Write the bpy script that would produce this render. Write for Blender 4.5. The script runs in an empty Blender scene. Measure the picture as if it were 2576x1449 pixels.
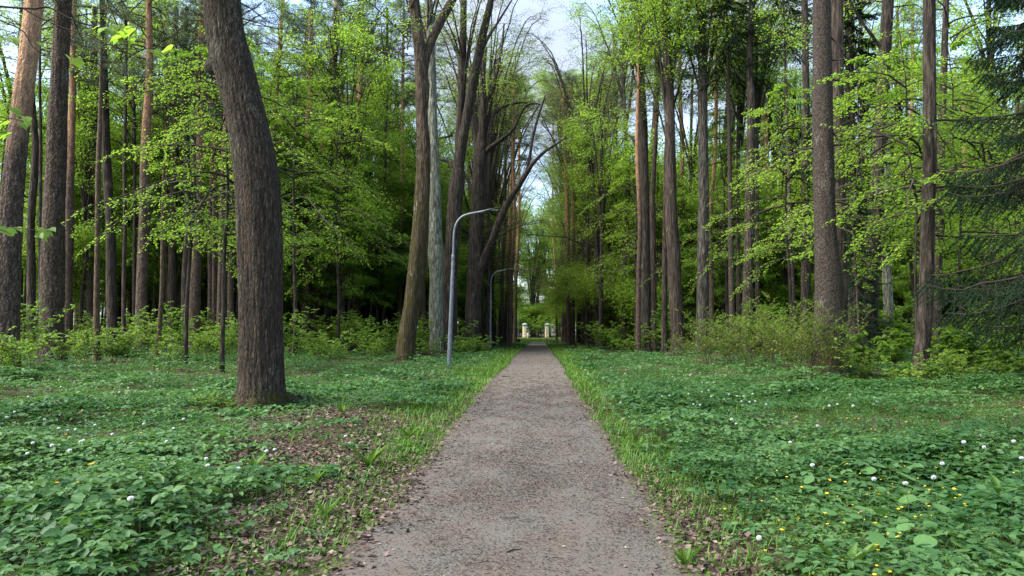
import bpy, math
import numpy as np
from mathutils import Vector, Euler

rad = math.radians
SC = bpy.context.scene
COL = SC.collection
rng = np.random.default_rng(11)

# ------------------------------------------------------------------ camera
FV = 1789.0                                   # focal length in pixels of a 2576 px wide frame
cam_d = bpy.data.cameras.new("camera")
cam = bpy.data.objects.new("camera", cam_d)
COL.objects.link(cam)
cam_d.sensor_width = 36.0
cam_d.lens = FV / 2576.0 * 36.0
cam_d.clip_start = 0.1
cam_d.clip_end = 4000.0
CAMZ = 1.6
cam.location = (0, 0, CAMZ)
cam.rotation_euler = Euler((rad(90 + 3.44), 0, rad(2.14)))
SC.camera = cam
_M = np.array(cam.rotation_euler.to_matrix())


def W(px, py, D):
    """world point seen at photo pixel px,py (2576 wide frame) at distance D along the path"""
    d = _M @ np.array([(px - 1288) / FV, -(py - 724.5) / FV, -1.0])
    t = D / d[1]
    return np.array([0, 0, CAMZ]) + d * t


# ------------------------------------------------------------------ terrain
def smooth(a, b, x):
    t = np.clip((np.asarray(x, float) - a) / (b - a), 0, 1)
    return t * t * (3 - 2 * t)


_ty = np.array([-200, 0, 50, 82, 108, 122, 132, 142, 200, 3000.])
_tz = np.array([0, 0, 0, -.2, -.45, -.3, .0, .15, .2, .2])
PATH_X, PATH_W = -0.22, 1.12


def path_mid(y):
    y = np.asarray(y, float)
    return PATH_X + 0.06 * np.sin(y * .23) + 14.0 * smooth(112, 140, y) * 0


def sines(x, y, seed, freq, n=6):
    r = np.random.default_rng(seed)
    out = 0
    for _ in range(n):
        a = r.uniform(0, 6.283)
        f = freq * r.uniform(.6, 1.7)
        out = out + np.sin(f * (x * math.cos(a) + y * math.sin(a)) + r.uniform(0, 6.283))
    return out / math.sqrt(n)


def H(x, y):
    x = np.asarray(x, float)
    y = np.asarray(y, float)
    base = np.interp(y, _ty, _tz)
    d = np.abs(x - PATH_X)
    off = smooth(1.1, 2.6, d)
    side = 0.30 * smooth(7, 16, -x) * smooth(8, 22, y) + .12 * smooth(6, 12, x)
    return base + off * (0.045 * sines(x, y, 3, .9) + .02 * sines(x, y, 4, 3.0) + .03) + side


# ------------------------------------------------------------------ mesh building
class Geo:
    def __init__(s):
        s.V, s.F3, s.F4, s.m3, s.m4, s.a3, s.a4, s.n = [], [], [], [], [], [], [], 0

    def add(s, V, F, mat=0, v=.5):
        V = np.asarray(V, np.float32).reshape(-1, 3)
        F = np.asarray(F, np.int64)
        k = len(F)
        m = np.full(k, mat, np.int32)
        a = np.broadcast_to(np.asarray(v, np.float32), (k,)).copy()
        if F.shape[1] == 3:
            s.F3.append(F + s.n); s.m3.append(m); s.a3.append(a)
        else:
            s.F4.append(F + s.n); s.m4.append(m); s.a4.append(a)
        s.V.append(V)
        s.n += len(V)

    def mesh(s, name, mats, smooth_shade=False):
        me = bpy.data.meshes.new(name)
        V = np.concatenate(s.V)
        me.vertices.add(len(V))
        me.vertices.foreach_set("co", V.ravel())
        f3 = np.concatenate(s.F3) if s.F3 else np.zeros((0, 3), np.int64)
        f4 = np.concatenate(s.F4) if s.F4 else np.zeros((0, 4), np.int64)
        loops = np.concatenate([f3.ravel(), f4.ravel()]).astype(np.int32)
        me.loops.add(len(loops))
        me.loops.foreach_set("vertex_index", loops)
        n = len(f3) + len(f4)
        me.polygons.add(n)
        st = np.concatenate([np.arange(len(f3)) * 3, len(f3) * 3 + np.arange(len(f4)) * 4]).astype(np.int32)
        me.polygons.foreach_set("loop_start", st)
        mi = np.concatenate(s.m3 + s.m4).astype(np.int32)
        me.polygons.foreach_set("material_index", mi)
        if smooth_shade:
            me.polygons.foreach_set("use_smooth", np.ones(n, bool))
        at = me.attributes.new("v", 'FLOAT', 'FACE')
        at.data.foreach_set("value", np.concatenate(s.a3 + s.a4).astype(np.float32))
        for m in mats:
            me.materials.append(m)
        me.update(calc_edges=True)
        return me


def link(name, me, parent=None, loc=None, rz=None, scale=None):
    o = bpy.data.objects.new(name, me)
    COL.objects.link(o)
    if parent is not None:
        o.parent = parent
    if loc is not None:
        o.location = loc
    if rz is not None:
        o.rotation_euler = (0, 0, rz)
    if scale is not None:
        o.scale = scale if hasattr(scale, '__len__') else (scale,) * 3
    return o


def tag(o, label=None, cat=None, group=None, kind=None):
    if label: o["label"] = label
    if cat: o["category"] = cat
    if group: o["group"] = group
    if kind: o["kind"] = kind
    return o


def thing(name, label, cat, loc, rz=0.0, group=None, scale=1.0):
    o = bpy.data.objects.new(name, None)
    o.empty_display_size = .2
    COL.objects.link(o)
    o.location = loc
    o.rotation_euler = (0, 0, rz)
    o.scale = scale if hasattr(scale, '__len__') else (scale,) * 3
    return tag(o, label, cat, group)


def norm(a):
    return a / np.maximum(np.linalg.norm(a, axis=-1, keepdims=True), 1e-9)


# leaf outlines: columns = along the leaf, across, lift
QUAD = (np.array([[0, 0, 0], [.45, .5, .07], [1, 0, -.10], [.45, -.5, .07]]), np.array([[0, 1, 2], [0, 2, 3]]))
OVATE = (np.array([[0, 0, 0], [.18, .36, .05], [.5, .5, .07], [.8, .27, .0], [1, 0, -.10],
                   [.8, -.27, .0], [.5, -.5, .07], [.18, -.36, .05], [.45, 0, -.01]]),
         np.array([[8, 0, 1], [8, 1, 2], [8, 2, 3], [8, 3, 4], [8, 4, 5], [8, 5, 6], [8, 6, 7], [8, 7, 0]])[:, ::-1])
HEART = (np.array([[0, 0, 0], [-.10, .28, .03], [.15, .52, .08], [.5, .45, .06], [.8, .2, -.03], [1.06, 0, -.14],
                   [.8, -.2, -.03], [.5, -.45, .06], [.15, -.52, .08], [-.10, -.28, .03], [.4, 0, -.02]]),
         np.array([[10, i, i + 1] for i in range(9)] + [[10, 9, 0]])[:, ::-1])
BLADE = (np.array([[0, .5, 0], [0, -.5, 0], [.4, .42, .0], [.4, -.42, .0], [.75, .28, -.06], [.75, -.28, -.06], [1, 0, -.2]]),
         np.array([[0, 1, 3], [0, 3, 2], [2, 3, 5], [2, 5, 4], [4, 5, 6]]))
NEEDLE = (np.array([[0, .5, 0], [0, -.5, 0], [1, 0, 0]]), np.array([[0, 1, 2]]))
ROUND = (np.array([[0, 0, 0]] + [[.5 + .5 * math.cos(a) - .12 * (abs(a) > 3.0), .52 * math.sin(a), .05 * abs(math.sin(a)) + .02 * math.sin(3 * a)]
                                 for a in np.linspace(-2.9, 2.9, 12)]), np.array([[0, i, i + 1] for i in range(1, 12)]))


def leaves(g, pos, ax, nr, L, Wd, tmpl=QUAD, mat=0, v=.5):
    T, F = tmpl
    N = len(pos)
    if N == 0: return
    ax = norm(np.asarray(ax, float))
    nr = np.asarray(nr, float)
    side = norm(np.cross(nr, ax))
    nr = np.cross(ax, side)
    L = np.broadcast_to(np.asarray(L, float), (N,))[:, None, None]
    Wd = np.broadcast_to(np.asarray(Wd, float), (N,))[:, None, None]
    V = np.asarray(pos)[:, None, :] + ax[:, None, :] * T[None, :, 0:1] * L + side[:, None, :] * T[None, :, 1:2] * Wd + nr[:, None, :] * T[None, :, 2:3] * L
    k = len(T)
    FF = (np.arange(N) * k)[:, None, None] + F[None]
    vv = np.repeat(np.broadcast_to(np.asarray(v, float), (N,)), len(F))
    g.add(V.reshape(-1, 3), FF.reshape(-1, 3), mat, vv)


def segs(g, A, B, ra, rb, mat=0, v=.5):
    """many three sided sticks at once"""
    A = np.asarray(A, float).reshape(-1, 3); B = np.asarray(B, float).reshape(-1, 3)
    N = len(A)
    if N == 0: return
    d = norm(B - A)
    ref = np.where(np.abs(d[:, 2:3]) > .9, np.array([[1., 0, 0]]), np.array([[0., 0, 1]]))
    u = norm(np.cross(d, ref)); w = np.cross(d, u)
    ra = np.broadcast_to(np.asarray(ra, float), (N,))[:, None]; rb = np.broadcast_to(np.asarray(rb, float), (N,))[:, None]
    vs = []
    for P, r in ((A, ra), (B, rb)):
        for k in range(3):
            a = k * 2.0944
            vs.append(P + (u * math.cos(a) + w * math.sin(a)) * r)
    V = np.stack(vs, 1)
    F = np.array([[0, 1, 4, 3], [1, 2, 5, 4], [2, 0, 3, 5]])
    FF = (np.arange(N) * 6)[:, None, None] + F[None]
    g.add(V.reshape(-1, 3), FF.reshape(-1, 4), mat, np.repeat(np.broadcast_to(np.asarray(v, float), (N,)), 3))


def tube(g, pts, rr, sides=8, mat=0, v=.5, cap=True, disp=None):
    pts = np.asarray(pts, float)
    n = len(pts)
    rr = np.broadcast_to(np.asarray(rr, float), (n,))
    tan = norm(np.gradient(pts, axis=0))
    ref = np.array([0, 1., 0]) if abs(tan[:, 1]).max() < .9 else np.array([1., 0, 0])
    u = norm(np.cross(ref, tan)); w = np.cross(tan, u)
    th = np.arange(sides) * 2 * math.pi / sides
    R = rr[:, None] * np.ones((1, sides))
    if disp is not None:
        R = R + disp(th[None, :], pts, rr[:, None])
    V = pts[:, None] + (u[:, None] * np.cos(th)[None, :, None] + w[:, None] * np.sin(th)[None, :, None]) * R[..., None]
    i = np.arange(n - 1)[:, None]; j = np.arange(sides)[None]
    a = i * sides + j; b = i * sides + (j + 1) % sides
    F = np.stack([a, b, b + sides, a + sides], -1).reshape(-1, 4)
    g.add(V.reshape(-1, 3), F, mat, v)
    if cap:
        for e, q in ((0, pts[0]), (n - 1, pts[-1])):
            ring = V[e]
            VV = np.concatenate([ring, q[None]])
            FF = np.array([[k, (k + 1) % sides, sides] for k in range(sides)])
            g.add(VV, FF[:, ::-1] if e == 0 else FF, mat, v)


def box(g, c, s, mat=0, v=.5, bev=0.0):
    c = np.asarray(c, float); s = np.asarray(s, float) / 2
    if bev <= 0:
        V = np.array([[x, y, z] for x in (-1, 1) for y in (-1, 1) for z in (-1, 1)]) * s + c
        F = [[0, 1, 3, 2], [4, 6, 7, 5], [0, 4, 5, 1], [2, 3, 7, 6], [0, 2, 6, 4], [1, 5, 7, 3]]
        g.add(V, F, mat, v)
        return
    hs = s - bev
    prof = [(-1, -1), (1, -1), (1, 1), (-1, 1)]
    rings = []
    for z, k in ((-s[2], 0), (-hs[2], 1), (hs[2], 1), (s[2], 0)):
        ring = []
        for px, py in prof:
            if k:
                ring += [[px * (s[0] if px * py > 0 else hs[0]), py * (hs[1] if px * py > 0 else s[1]), z],
                         [px * (hs[0] if px * py > 0 else s[0]), py * (s[1] if px * py > 0 else hs[1]), z]]
            else:
                ring += [[px * hs[0], py * hs[1], z], [px * hs[0], py * hs[1], z]]
        rings.append(ring)
    V = np.array(rings).reshape(-1, 3) + c
    F = []
    for r in range(3):
        for j in range(8):
            F.append([r * 8 + j, r * 8 + (j + 1) % 8, (r + 1) * 8 + (j + 1) % 8, (r + 1) * 8 + j])
    F += [[6, 4, 2, 0], [24, 26, 28, 30]]
    g.add(V, F, mat, v)


def catmull(P, step):
    """resample a polyline (rows may carry extra columns) smoothly"""
    P = np.asarray(P, float)
    Q = np.vstack([2 * P[0] - P[1], P, 2 * P[-1] - P[-2]])
    out = []
    for i in range(1, len(Q) - 2):
        L = np.linalg.norm(Q[i + 1][:3] - Q[i][:3])
        k = max(2, int(L / step))
        t = (np.arange(k) / k)[:, None]
        a, b, c, d = Q[i - 1], Q[i], Q[i + 1], Q[i + 2]
        out.append(.5 * ((2 * b) + (-a + c) * t + (2 * a - 5 * b + 4 * c - d) * t ** 2 + (-a + 3 * b - 3 * c + d) * t ** 3))
    out.append(P[-1:])
    return np.vstack(out)


# ------------------------------------------------------------------ materials
def new_mat(name):
    m = bpy.data.materials.new(name)
    m.use_nodes = True
    nt = m.node_tree
    nt.nodes.clear()
    out = nt.nodes.new("ShaderNodeOutputMaterial")
    return m, nt, out


def N(nt, kind, **kw):
    n = nt.nodes.new(kind)
    for k, v in kw.items():
        setattr(n, k, v)
    return n


def mixc(nt, fac, a, b, blend='MIX'):
    n = N(nt, "ShaderNodeMix", data_type='RGBA', blend_type=blend)
    for s, val in ((0, fac), (6, a), (7, b)):
        if hasattr(val, 'is_linked'):
            nt.links.new(val, n.inputs[s])
        else:
            n.inputs[s].default_value = val if s == 0 else (*val, 1)
    return n.outputs[2]


def ramp(nt, fac, a, b):
    n = N(nt, "ShaderNodeMapRange")
    n.interpolation_type = 'SMOOTHSTEP'
    nt.links.new(fac, n.inputs[0])
    n.inputs[1].default_value = a
    n.inputs[2].default_value = b
    return n.outputs[0]


def noise(nt, vec, scale, detail=3.0, rough=.55):
    n = N(nt, "ShaderNodeTexNoise")
    n.inputs['Scale'].default_value = scale
    n.inputs['Detail'].default_value = detail
    n.inputs['Roughness'].default_value = rough
    nt.links.new(vec, n.inputs['Vector'])
    return n.outputs[0]


def mapped(nt, scale):
    tc = N(nt, "ShaderNodeTexCoord")
    mp = N(nt, "ShaderNodeMapping")
    mp.inputs['Scale'].default_value = scale
    nt.links.new(tc.outputs['Object'], mp.inputs[0])
    return mp.outputs[0]


def leaf_mat(name, a, b, ta, tb, trans=.45, rough=.42, spec=.5, vary=.25):
    """a/b: reflected colours of the darker and lighter leaves, ta/tb: light passed through"""
    m, nt, out = new_mat(name)
    at = N(nt, "ShaderNodeAttribute", attribute_name="v")
    oi = N(nt, "ShaderNodeObjectInfo")
    add = N(nt, "ShaderNodeMath", operation='MULTIPLY_ADD')
    nt.links.new(oi.outputs['Random'], add.inputs[0])
    add.inputs[1].default_value = vary
    nt.links.new(at.outputs['Fac'], add.inputs[2])
    sub = N(nt, "ShaderNodeMath", operation='SUBTRACT', use_clamp=True)
    nt.links.new(add.outputs[0], sub.inputs[0])
    sub.inputs[1].default_value = vary / 2
    c = mixc(nt, sub.outputs[0], a, b)
    t = mixc(nt, sub.outputs[0], ta, tb)
    p = N(nt, "ShaderNodeBsdfPrincipled")
    nt.links.new(c, p.inputs['Base Color'])
    p.inputs['Roughness'].default_value = rough
    p.inputs['Specular IOR Level'].default_value = spec
    tr = N(nt, "ShaderNodeBsdfTranslucent")
    nt.links.new(t, tr.inputs[0])
    mx = N(nt, "ShaderNodeMixShader")
    mx.inputs[0].default_value = trans
    nt.links.new(p.outputs[0], mx.inputs[1])
    nt.links.new(tr.outputs[0], mx.inputs[2])
    nt.links.new(mx.outputs[0], out.inputs[0])
    return m


def bark_mat(name, dark, light, patch=None, patch_amt=.5, moss=None, moss_top=0.0, sx=11.0, sz=1.6, bump=.6, plates=False, upper=None, upper_z=(6, 9), dist=.05, patch_scale=1.3):
    m, nt, out = new_mat(name)
    vec = mapped(nt, (sx, sx, sz))
    n1 = noise(nt, vec, 1.0, 5.0, .6)
    if plates:
        vo = N(nt, "ShaderNodeTexVoronoi", feature='DISTANCE_TO_EDGE')
        wv = mapped(nt, (sx, sx, sz * 1.8))
        nz = noise(nt, wv, 1.5, 2.0)
        av = N(nt, "ShaderNodeVectorMath", operation='MULTIPLY_ADD')
        nt.links.new(wv, av.inputs[0])
        av.inputs[1].default_value = (1, 1, 1)
        cx = N(nt, "ShaderNodeCombineXYZ")
        for k in range(3):
            nt.links.new(nz, cx.inputs[k])
        nt.links.new(cx.outputs[0], av.inputs[2])
        nt.links.new(av.outputs[0], vo.inputs['Vector'])
        vo.inputs['Scale'].default_value = 1.0
        f = ramp(nt, vo.outputs['Distance'], .02, .26)
        mm = N(nt, "ShaderNodeMath", operation='MULTIPLY')
        nt.links.new(f, mm.inputs[0]); nt.links.new(ramp(nt, n1, .2, .6), mm.inputs[1])
        h0 = N(nt, "ShaderNodeMath", operation='MULTIPLY_ADD')
        nt.links.new(mm.outputs[0], h0.inputs[0])
        h0.inputs[1].default_value = .55
        h1 = N(nt, "ShaderNodeMath", operation='MULTIPLY')
        nt.links.new(ramp(nt, n1, .32, .68), h1.inputs[0])
        h1.inputs[1].default_value = .45
        nt.links.new(h1.outputs[0], h0.inputs[2])
        h = h0.outputs[0]
    else:
        h = ramp(nt, n1, .36, .64)
    col = mixc(nt, h, dark, light)
    ov = mapped(nt, (1, 1, 1))
    if upper:
        sep = N(nt, "ShaderNodeSeparateXYZ")
        nt.links.new(ov, sep.inputs[0])
        nn = noise(nt, ov, 2.2, 3.0)
        ad = N(nt, "ShaderNodeMath", operation='MULTIPLY_ADD')
        nt.links.new(nn, ad.inputs[0]); ad.inputs[1].default_value = 4.0
        nt.links.new(sep.outputs[2], ad.inputs[2])
        uf = ramp(nt, ad.outputs[0], upper_z[0] + 2, upper_z[1] + 2)
        uc = mixc(nt, ramp(nt, n1, .35, .62), tuple(x * .55 for x in upper), upper)
        col = mixc(nt, uf, col, uc)
    if patch:
        pn = noise(nt, mapped(nt, (patch_scale * 1.6, patch_scale * 1.6, patch_scale * .6)), 1.0, 6.0, .7)
        pf = ramp(nt, pn, .62 - .2 * patch_amt, .72 - .12 * patch_amt)
        pm = N(nt, "ShaderNodeMath", operation='MULTIPLY')
        nt.links.new(pf, pm.inputs[0]); nt.links.new(ramp(nt, h, .1, .9), pm.inputs[1])
        col = mixc(nt, pm.outputs[0], col, patch)
    if moss:
        sep2 = N(nt, "ShaderNodeSeparateXYZ")
        nt.links.new(ov, sep2.inputs[0])
        mn = noise(nt, ov, 2.6, 5.0, .65)
        ad2 = N(nt, "ShaderNodeMath", operation='MULTIPLY_ADD')
        nt.links.new(mn, ad2.inputs[0]); ad2.inputs[1].default_value = -moss_top * 2.4
        nt.links.new(sep2.outputs[2], ad2.inputs[2])
        inv = N(nt, "ShaderNodeMath", operation='MULTIPLY')
        nt.links.new(ad2.outputs[0], inv.inputs[0]); inv.inputs[1].default_value = -1
        mf = ramp(nt, inv.outputs[0], -.1 * moss_top, .35 * moss_top)
        if True:
            m2 = N(nt, "ShaderNodeMath", operation='MULTIPLY')
            nt.links.new(mf, m2.inputs[0])
            nt.links.new(ramp(nt, noise(nt, mapped(nt, (2.2, 2.2, 1.1)), 1.6, 6, .7), .40, .60), m2.inputs[1])
            mf = m2.outputs[0]
        col = mixc(nt, mf, col, moss)
    p = N(nt, "ShaderNodeBsdfPrincipled")
    nt.links.new(col, p.inputs['Base Color'])
    p.inputs['Roughness'].default_value = .9
    p.inputs['Specular IOR Level'].default_value = .2
    b = N(nt, "ShaderNodeBump")
    b.inputs['Strength'].default_value = bump
    b.inputs['Distance'].default_value = dist
    nt.links.new(h, b.inputs['Height'])
    nt.links.new(b.outputs[0], p.inputs['Normal'])
    nt.links.new(p.outputs[0], out.inputs[0])
    return m


def plain(name, col, rough=.6, metal=0.0, var=None, scale=8.0, spec=.4, bump=0):
    m, nt, out = new_mat(name)
    p = N(nt, "ShaderNodeBsdfPrincipled")
    vec = mapped(nt, (1, 1, 1))
    n = noise(nt, vec, scale, 5.0, .6)
    c = mixc(nt, ramp(nt, n, .3, .7), col, var if var else tuple(x * .75 for x in col))
    nt.links.new(c, p.inputs['Base Color'])
    p.inputs['Roughness'].default_value = rough
    p.inputs['Metallic'].default_value = metal
    p.inputs['Specular IOR Level'].default_value = spec
    if bump:
        b = N(nt, "ShaderNodeBump")
        b.inputs['Strength'].default_value = bump
        b.inputs['Distance'].default_value = .02
        nt.links.new(n, b.inputs['Height'])
        nt.links.new(b.outputs[0], p.inputs['Normal'])
    nt.links.new(p.outputs[0], out.inputs[0])
    return m


def attr_mat(name, cols, rough=.8, spec=.2):
    """colour picked per piece from a list by the attribute v"""
    m, nt, out = new_mat(name)
    at = N(nt, "ShaderNodeAttribute", attribute_name="v")
    cr = N(nt, "ShaderNodeValToRGB")
    el = cr.color_ramp.elements
    while len(el) < len(cols):
        el.new(.5)
    for i, c in enumerate(cols):
        el[i].position = i / (len(cols) - 1)
        el[i].color = (*c, 1)
    nt.links.new(at.outputs['Fac'], cr.inputs[0])
    p = N(nt, "ShaderNodeBsdfPrincipled")
    nt.links.new(cr.outputs[0], p.inputs['Base Color'])
    p.inputs['Roughness'].default_value = rough
    p.inputs['Specular IOR Level'].default_value = spec
    nt.links.new(p.outputs[0], out.inputs[0])
    return m


LEAF_LIME = leaf_mat("lime_leaf", (.075, .155, .016), (.14, .235, .024), (.24, .45, .032), (.37, .55, .055), .54, .5, .3)
LEAF_DEEP = leaf_mat("beech_leaf", (.06, .14, .018), (.11, .20, .026), (.19, .39, .032), (.30, .49, .05), .54, .5, .3)
LEAF_AVE = leaf_mat("avenue_leaf", (.07, .135, .016), (.14, .21, .03), (.24, .42, .028), (.38, .53, .06), .54, .55, .25)
LEAF_BUSH = leaf_mat("bush_leaf", (.065, .14, .018), (.14, .225, .025), (.13, .29, .02), (.26, .41, .032), .46, .5, .35)
LEAF_HONEY = leaf_mat("shrub_leaf", (.045, .088, .014), (.105, .16, .022), (.10, .19, .016), (.20, .29, .026), .4, .5, .35)
LEAF_HERB = leaf_mat("herb_leaf", (.018, .070, .017), (.085, .178, .056), (.04, .14, .018), (.13, .27, .045), .30, .50, .26)
LEAF_BIG = leaf_mat("broad_leaf", (.06, .15, .04), (.10, .21, .06), (.09, .22, .03), (.14, .28, .04), .30, .5, .4)
LEAF_SMALL = leaf_mat("small_herb_leaf", (.055, .13, .018), (.115, .20, .032), (.09, .22, .018), (.17, .30, .03), .32, .55, .3)
GRASS_M = leaf_mat("grass_blade", (.05, .13, .015), (.11, .21, .025), (.09, .24, .015), (.16, .32, .02), .3, .55, .3)
HORSE_M = leaf_mat("horsetail_green", (.04, .11, .02), (.08, .16, .03), (.07, .17, .02), (.11, .22, .03), .25, .6, .3)
SPRUCE_M = leaf_mat("spruce_needle", (.010, .026, .014), (.022, .048, .022), (.01, .03, .01), (.02, .05, .015), .15, .75, .08)
PINE_M = leaf_mat("pine_needle", (.05, .085, .045), (.10, .14, .07), (.05, .08, .03), (.09, .13, .05), .25, .55, .3)
FLUFF = leaf_mat("dandelion_fluff", (.70, .71, .73), (.85, .86, .88), (.7, .7, .7), (.85, .85, .85), .5, .9, .1)
FLUFF_Y = leaf_mat("closing_dandelion", (.62, .52, .25), (.80, .72, .45), (.7, .6, .3), (.8, .7, .4), .4, .9, .1)
LEAF_BUD = leaf_mat("opening_bud", (.085, .11, .03), (.16, .19, .06), (.16, .24, .03), (.30, .36, .09), .45, .55, .25)
TWIG = plain("twig_bark", (.045, .036, .028), .9, spec=.2)
TWIG_GREEN = plain("green_stem", (.07, .13, .03), .7, spec=.2)
TWIG_TAN = plain("brown_stem", (.085, .06, .038), .9, spec=.2)

B_LIME = bark_mat("furrowed_lime_bark", (.014, .0105, .008), (.112, .084, .060), (.17, .165, .12), .5, (.05, .05, .014), .30, 29, 3.0, 1.0, plates=True, dist=.05)
B_DARK = bark_mat("dark_bark", (.015, .012, .0095), (.064, .051, .040), (.13, .13, .10), .30, None, 0, 12, 1.6, .8)
B_BROWN = bark_mat("brown_bark", (.019, .0145, .011), (.076, .058, .044), (.14, .12, .09), .25, None, 0, 12, 1.4, .8)
B_PALE = bark_mat("pale_lichen_bark", (.06, .06, .045), (.22, .225, .165), (.30, .32, .24), .6, (.09, .045, .025), .25, 14, 2.2, .7, patch_scale=2.0)
B_MOSSY = bark_mat("mossy_bark", (.024, .017, .011), (.10, .075, .050), (.24, .23, .18), .35, (.048, .042, .010), 8.5, 13, 2.0, .9)
B_GREY = bark_mat("grey_bark", (.020, .018, .015), (.090, .082, .067), (.16, .16, .13), .4, None, 0, 13, 1.8, .7)
B_SPRUCE = bark_mat("scaly_spruce_bark", (.018, .0145, .012), (.086, .069, .056), (.17, .16, .13), .35, (.045, .045, .012), .75, 19, 11, .9, plates=True, dist=.03)
B_PINE = bark_mat("plated_pine_bark", (.022, .016, .013), (.165, .122, .094), (.20, .17, .14), .2, None, 0, 12, 3.2, 1.0, plates=True, upper=(.52, .31, .19), upper_z=(6.4, 10.5))
B_PINE_FAR = bark_mat("far_pine_bark", (.035, .024, .018), (.13, .09, .065), None, 0, None, 0, 9, 2.4, .7, plates=True, upper=(.38, .21, .12), upper_z=(8, 15))
B_SAP = bark_mat("sapling_bark", (.05, .035, .022), (.12, .085, .055), (.15, .13, .10), .3, None, 0, 16, 5, .4)

# ------------------------------------------------------------------ sky, sun, exposure
SUN_EL, SUN_AZ = rad(50), rad(-108)           # azimuth clockwise from +Y: high over the left side
wd = bpy.data.worlds.new("World")
SC.world = wd
wd.use_nodes = True
nt = wd.node_tree
nt.nodes.clear()
wo = N(nt, "ShaderNodeOutputWorld")
bg = N(nt, "ShaderNodeBackground")
sky = N(nt, "ShaderNodeTexSky", sky_type='NISHITA')
sky.sun_disc = False
sky.sun_elevation = SUN_EL
sky.sun_rotation = SUN_AZ
sky.air_density = 1.0
sky.dust_density = 1.5
tc = N(nt, "ShaderNodeTexCoord")
mp = N(nt, "ShaderNodeMapping")
mp.inputs['Scale'].default_value = (1.6, 1.6, 3.4)
nt.links.new(tc.outputs['Generated'], mp.inputs[0])
cn = noise(nt, mp.outputs[0], 1.5, 6.0, .55)
cf = ramp(nt, cn, .36, .66)
cloud = mixc(nt, noise(nt, mp.outputs[0], 3.0, 4.0), (1.02, 1.18, 1.52), (1.38, 1.50, 1.80))
skyc = mixc(nt, cf, sky.outputs[0], cloud)
nt.links.new(skyc, bg.inputs[0])
bg.inputs[1].default_value = 0.14
nt.links.new(bg.outputs[0], wo.inputs[0])

sun_d = bpy.data.lights.new("sun", 'SUN')
sun_d.energy = 2.7
sun_d.angle = rad(42)
sun_d.color = (1, .95, .86)
sun = bpy.data.objects.new("sun", sun_d)
COL.objects.link(sun)
sd = Vector((math.sin(SUN_AZ) * math.cos(SUN_EL), math.cos(SUN_AZ) * math.cos(SUN_EL), math.sin(SUN_EL)))
sun.rotation_euler = sd.to_track_quat('Z', 'Y').to_euler()
sun.location = (0, 0, 60)

SC.view_settings.view_transform = 'Standard'
SC.view_settings.look = 'None'
SC.view_settings.exposure = 2.22
SC.view_settings.gamma = 1.0
SC.render.engine = 'CYCLES'
cy = SC.cycles
cy.max_bounces = 8
cy.diffuse_bounces = 6
cy.glossy_bounces = 2
cy.transmission_bounces = 4
cy.transparent_max_bounces = 4
cy.caustics_reflective = False
cy.caustics_refractive = False
cy.sample_clamp_indirect = 6.0

# ------------------------------------------------------------------ ground and path
def grid_mesh(name, xs, ys, zf, mats, drop=0.0):
    X, Y = np.meshgrid(xs, ys)
    Z = zf(X, Y) - drop
    V = np.stack([X, Y, Z], -1).reshape(-1, 3)
    nx = len(xs)
    i, j = np.meshgrid(np.arange(len(ys) - 1), np.arange(nx - 1), indexing='ij')
    a = (i * nx + j).ravel()
    F = np.stack([a, a + 1, a + 1 + nx, a + nx], -1)
    g = Geo(); g.add(V, F)
    return g.mesh(name, mats, True)


def soil():
    m, nt, out = new_mat("forest_soil")
    v = mapped(nt, (1, 1, 1))
    a = mixc(nt, ramp(nt, noise(nt, v, 26, 6, .7), .35, .65), (.030, .021, .014), (.105, .072, .050))
    g = mixc(nt, ramp(nt, noise(nt, v, 40, 4, .7), .4, .6), (.022, .04, .010), (.05, .085, .018))
    c = mixc(nt, ramp(nt, noise(nt, v, .55, 5, .6), .42, .60), a, g)
    p = N(nt, "ShaderNodeBsdfPrincipled")
    nt.links.new(c, p.inputs['Base Color'])
    p.inputs['Roughness'].default_value = .95
    p.inputs['Specular IOR Level'].default_value = .15
    b = N(nt, "ShaderNodeBump")
    b.inputs['Strength'].default_value = .8
    b.inputs['Distance'].default_value = .03
    nt.links.new(noise(nt, v, 30, 6, .7), b.inputs['Height'])
    nt.links.new(b.outputs[0], p.inputs['Normal'])
    nt.links.new(p.outputs[0], out.inputs[0])
    return m


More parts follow.
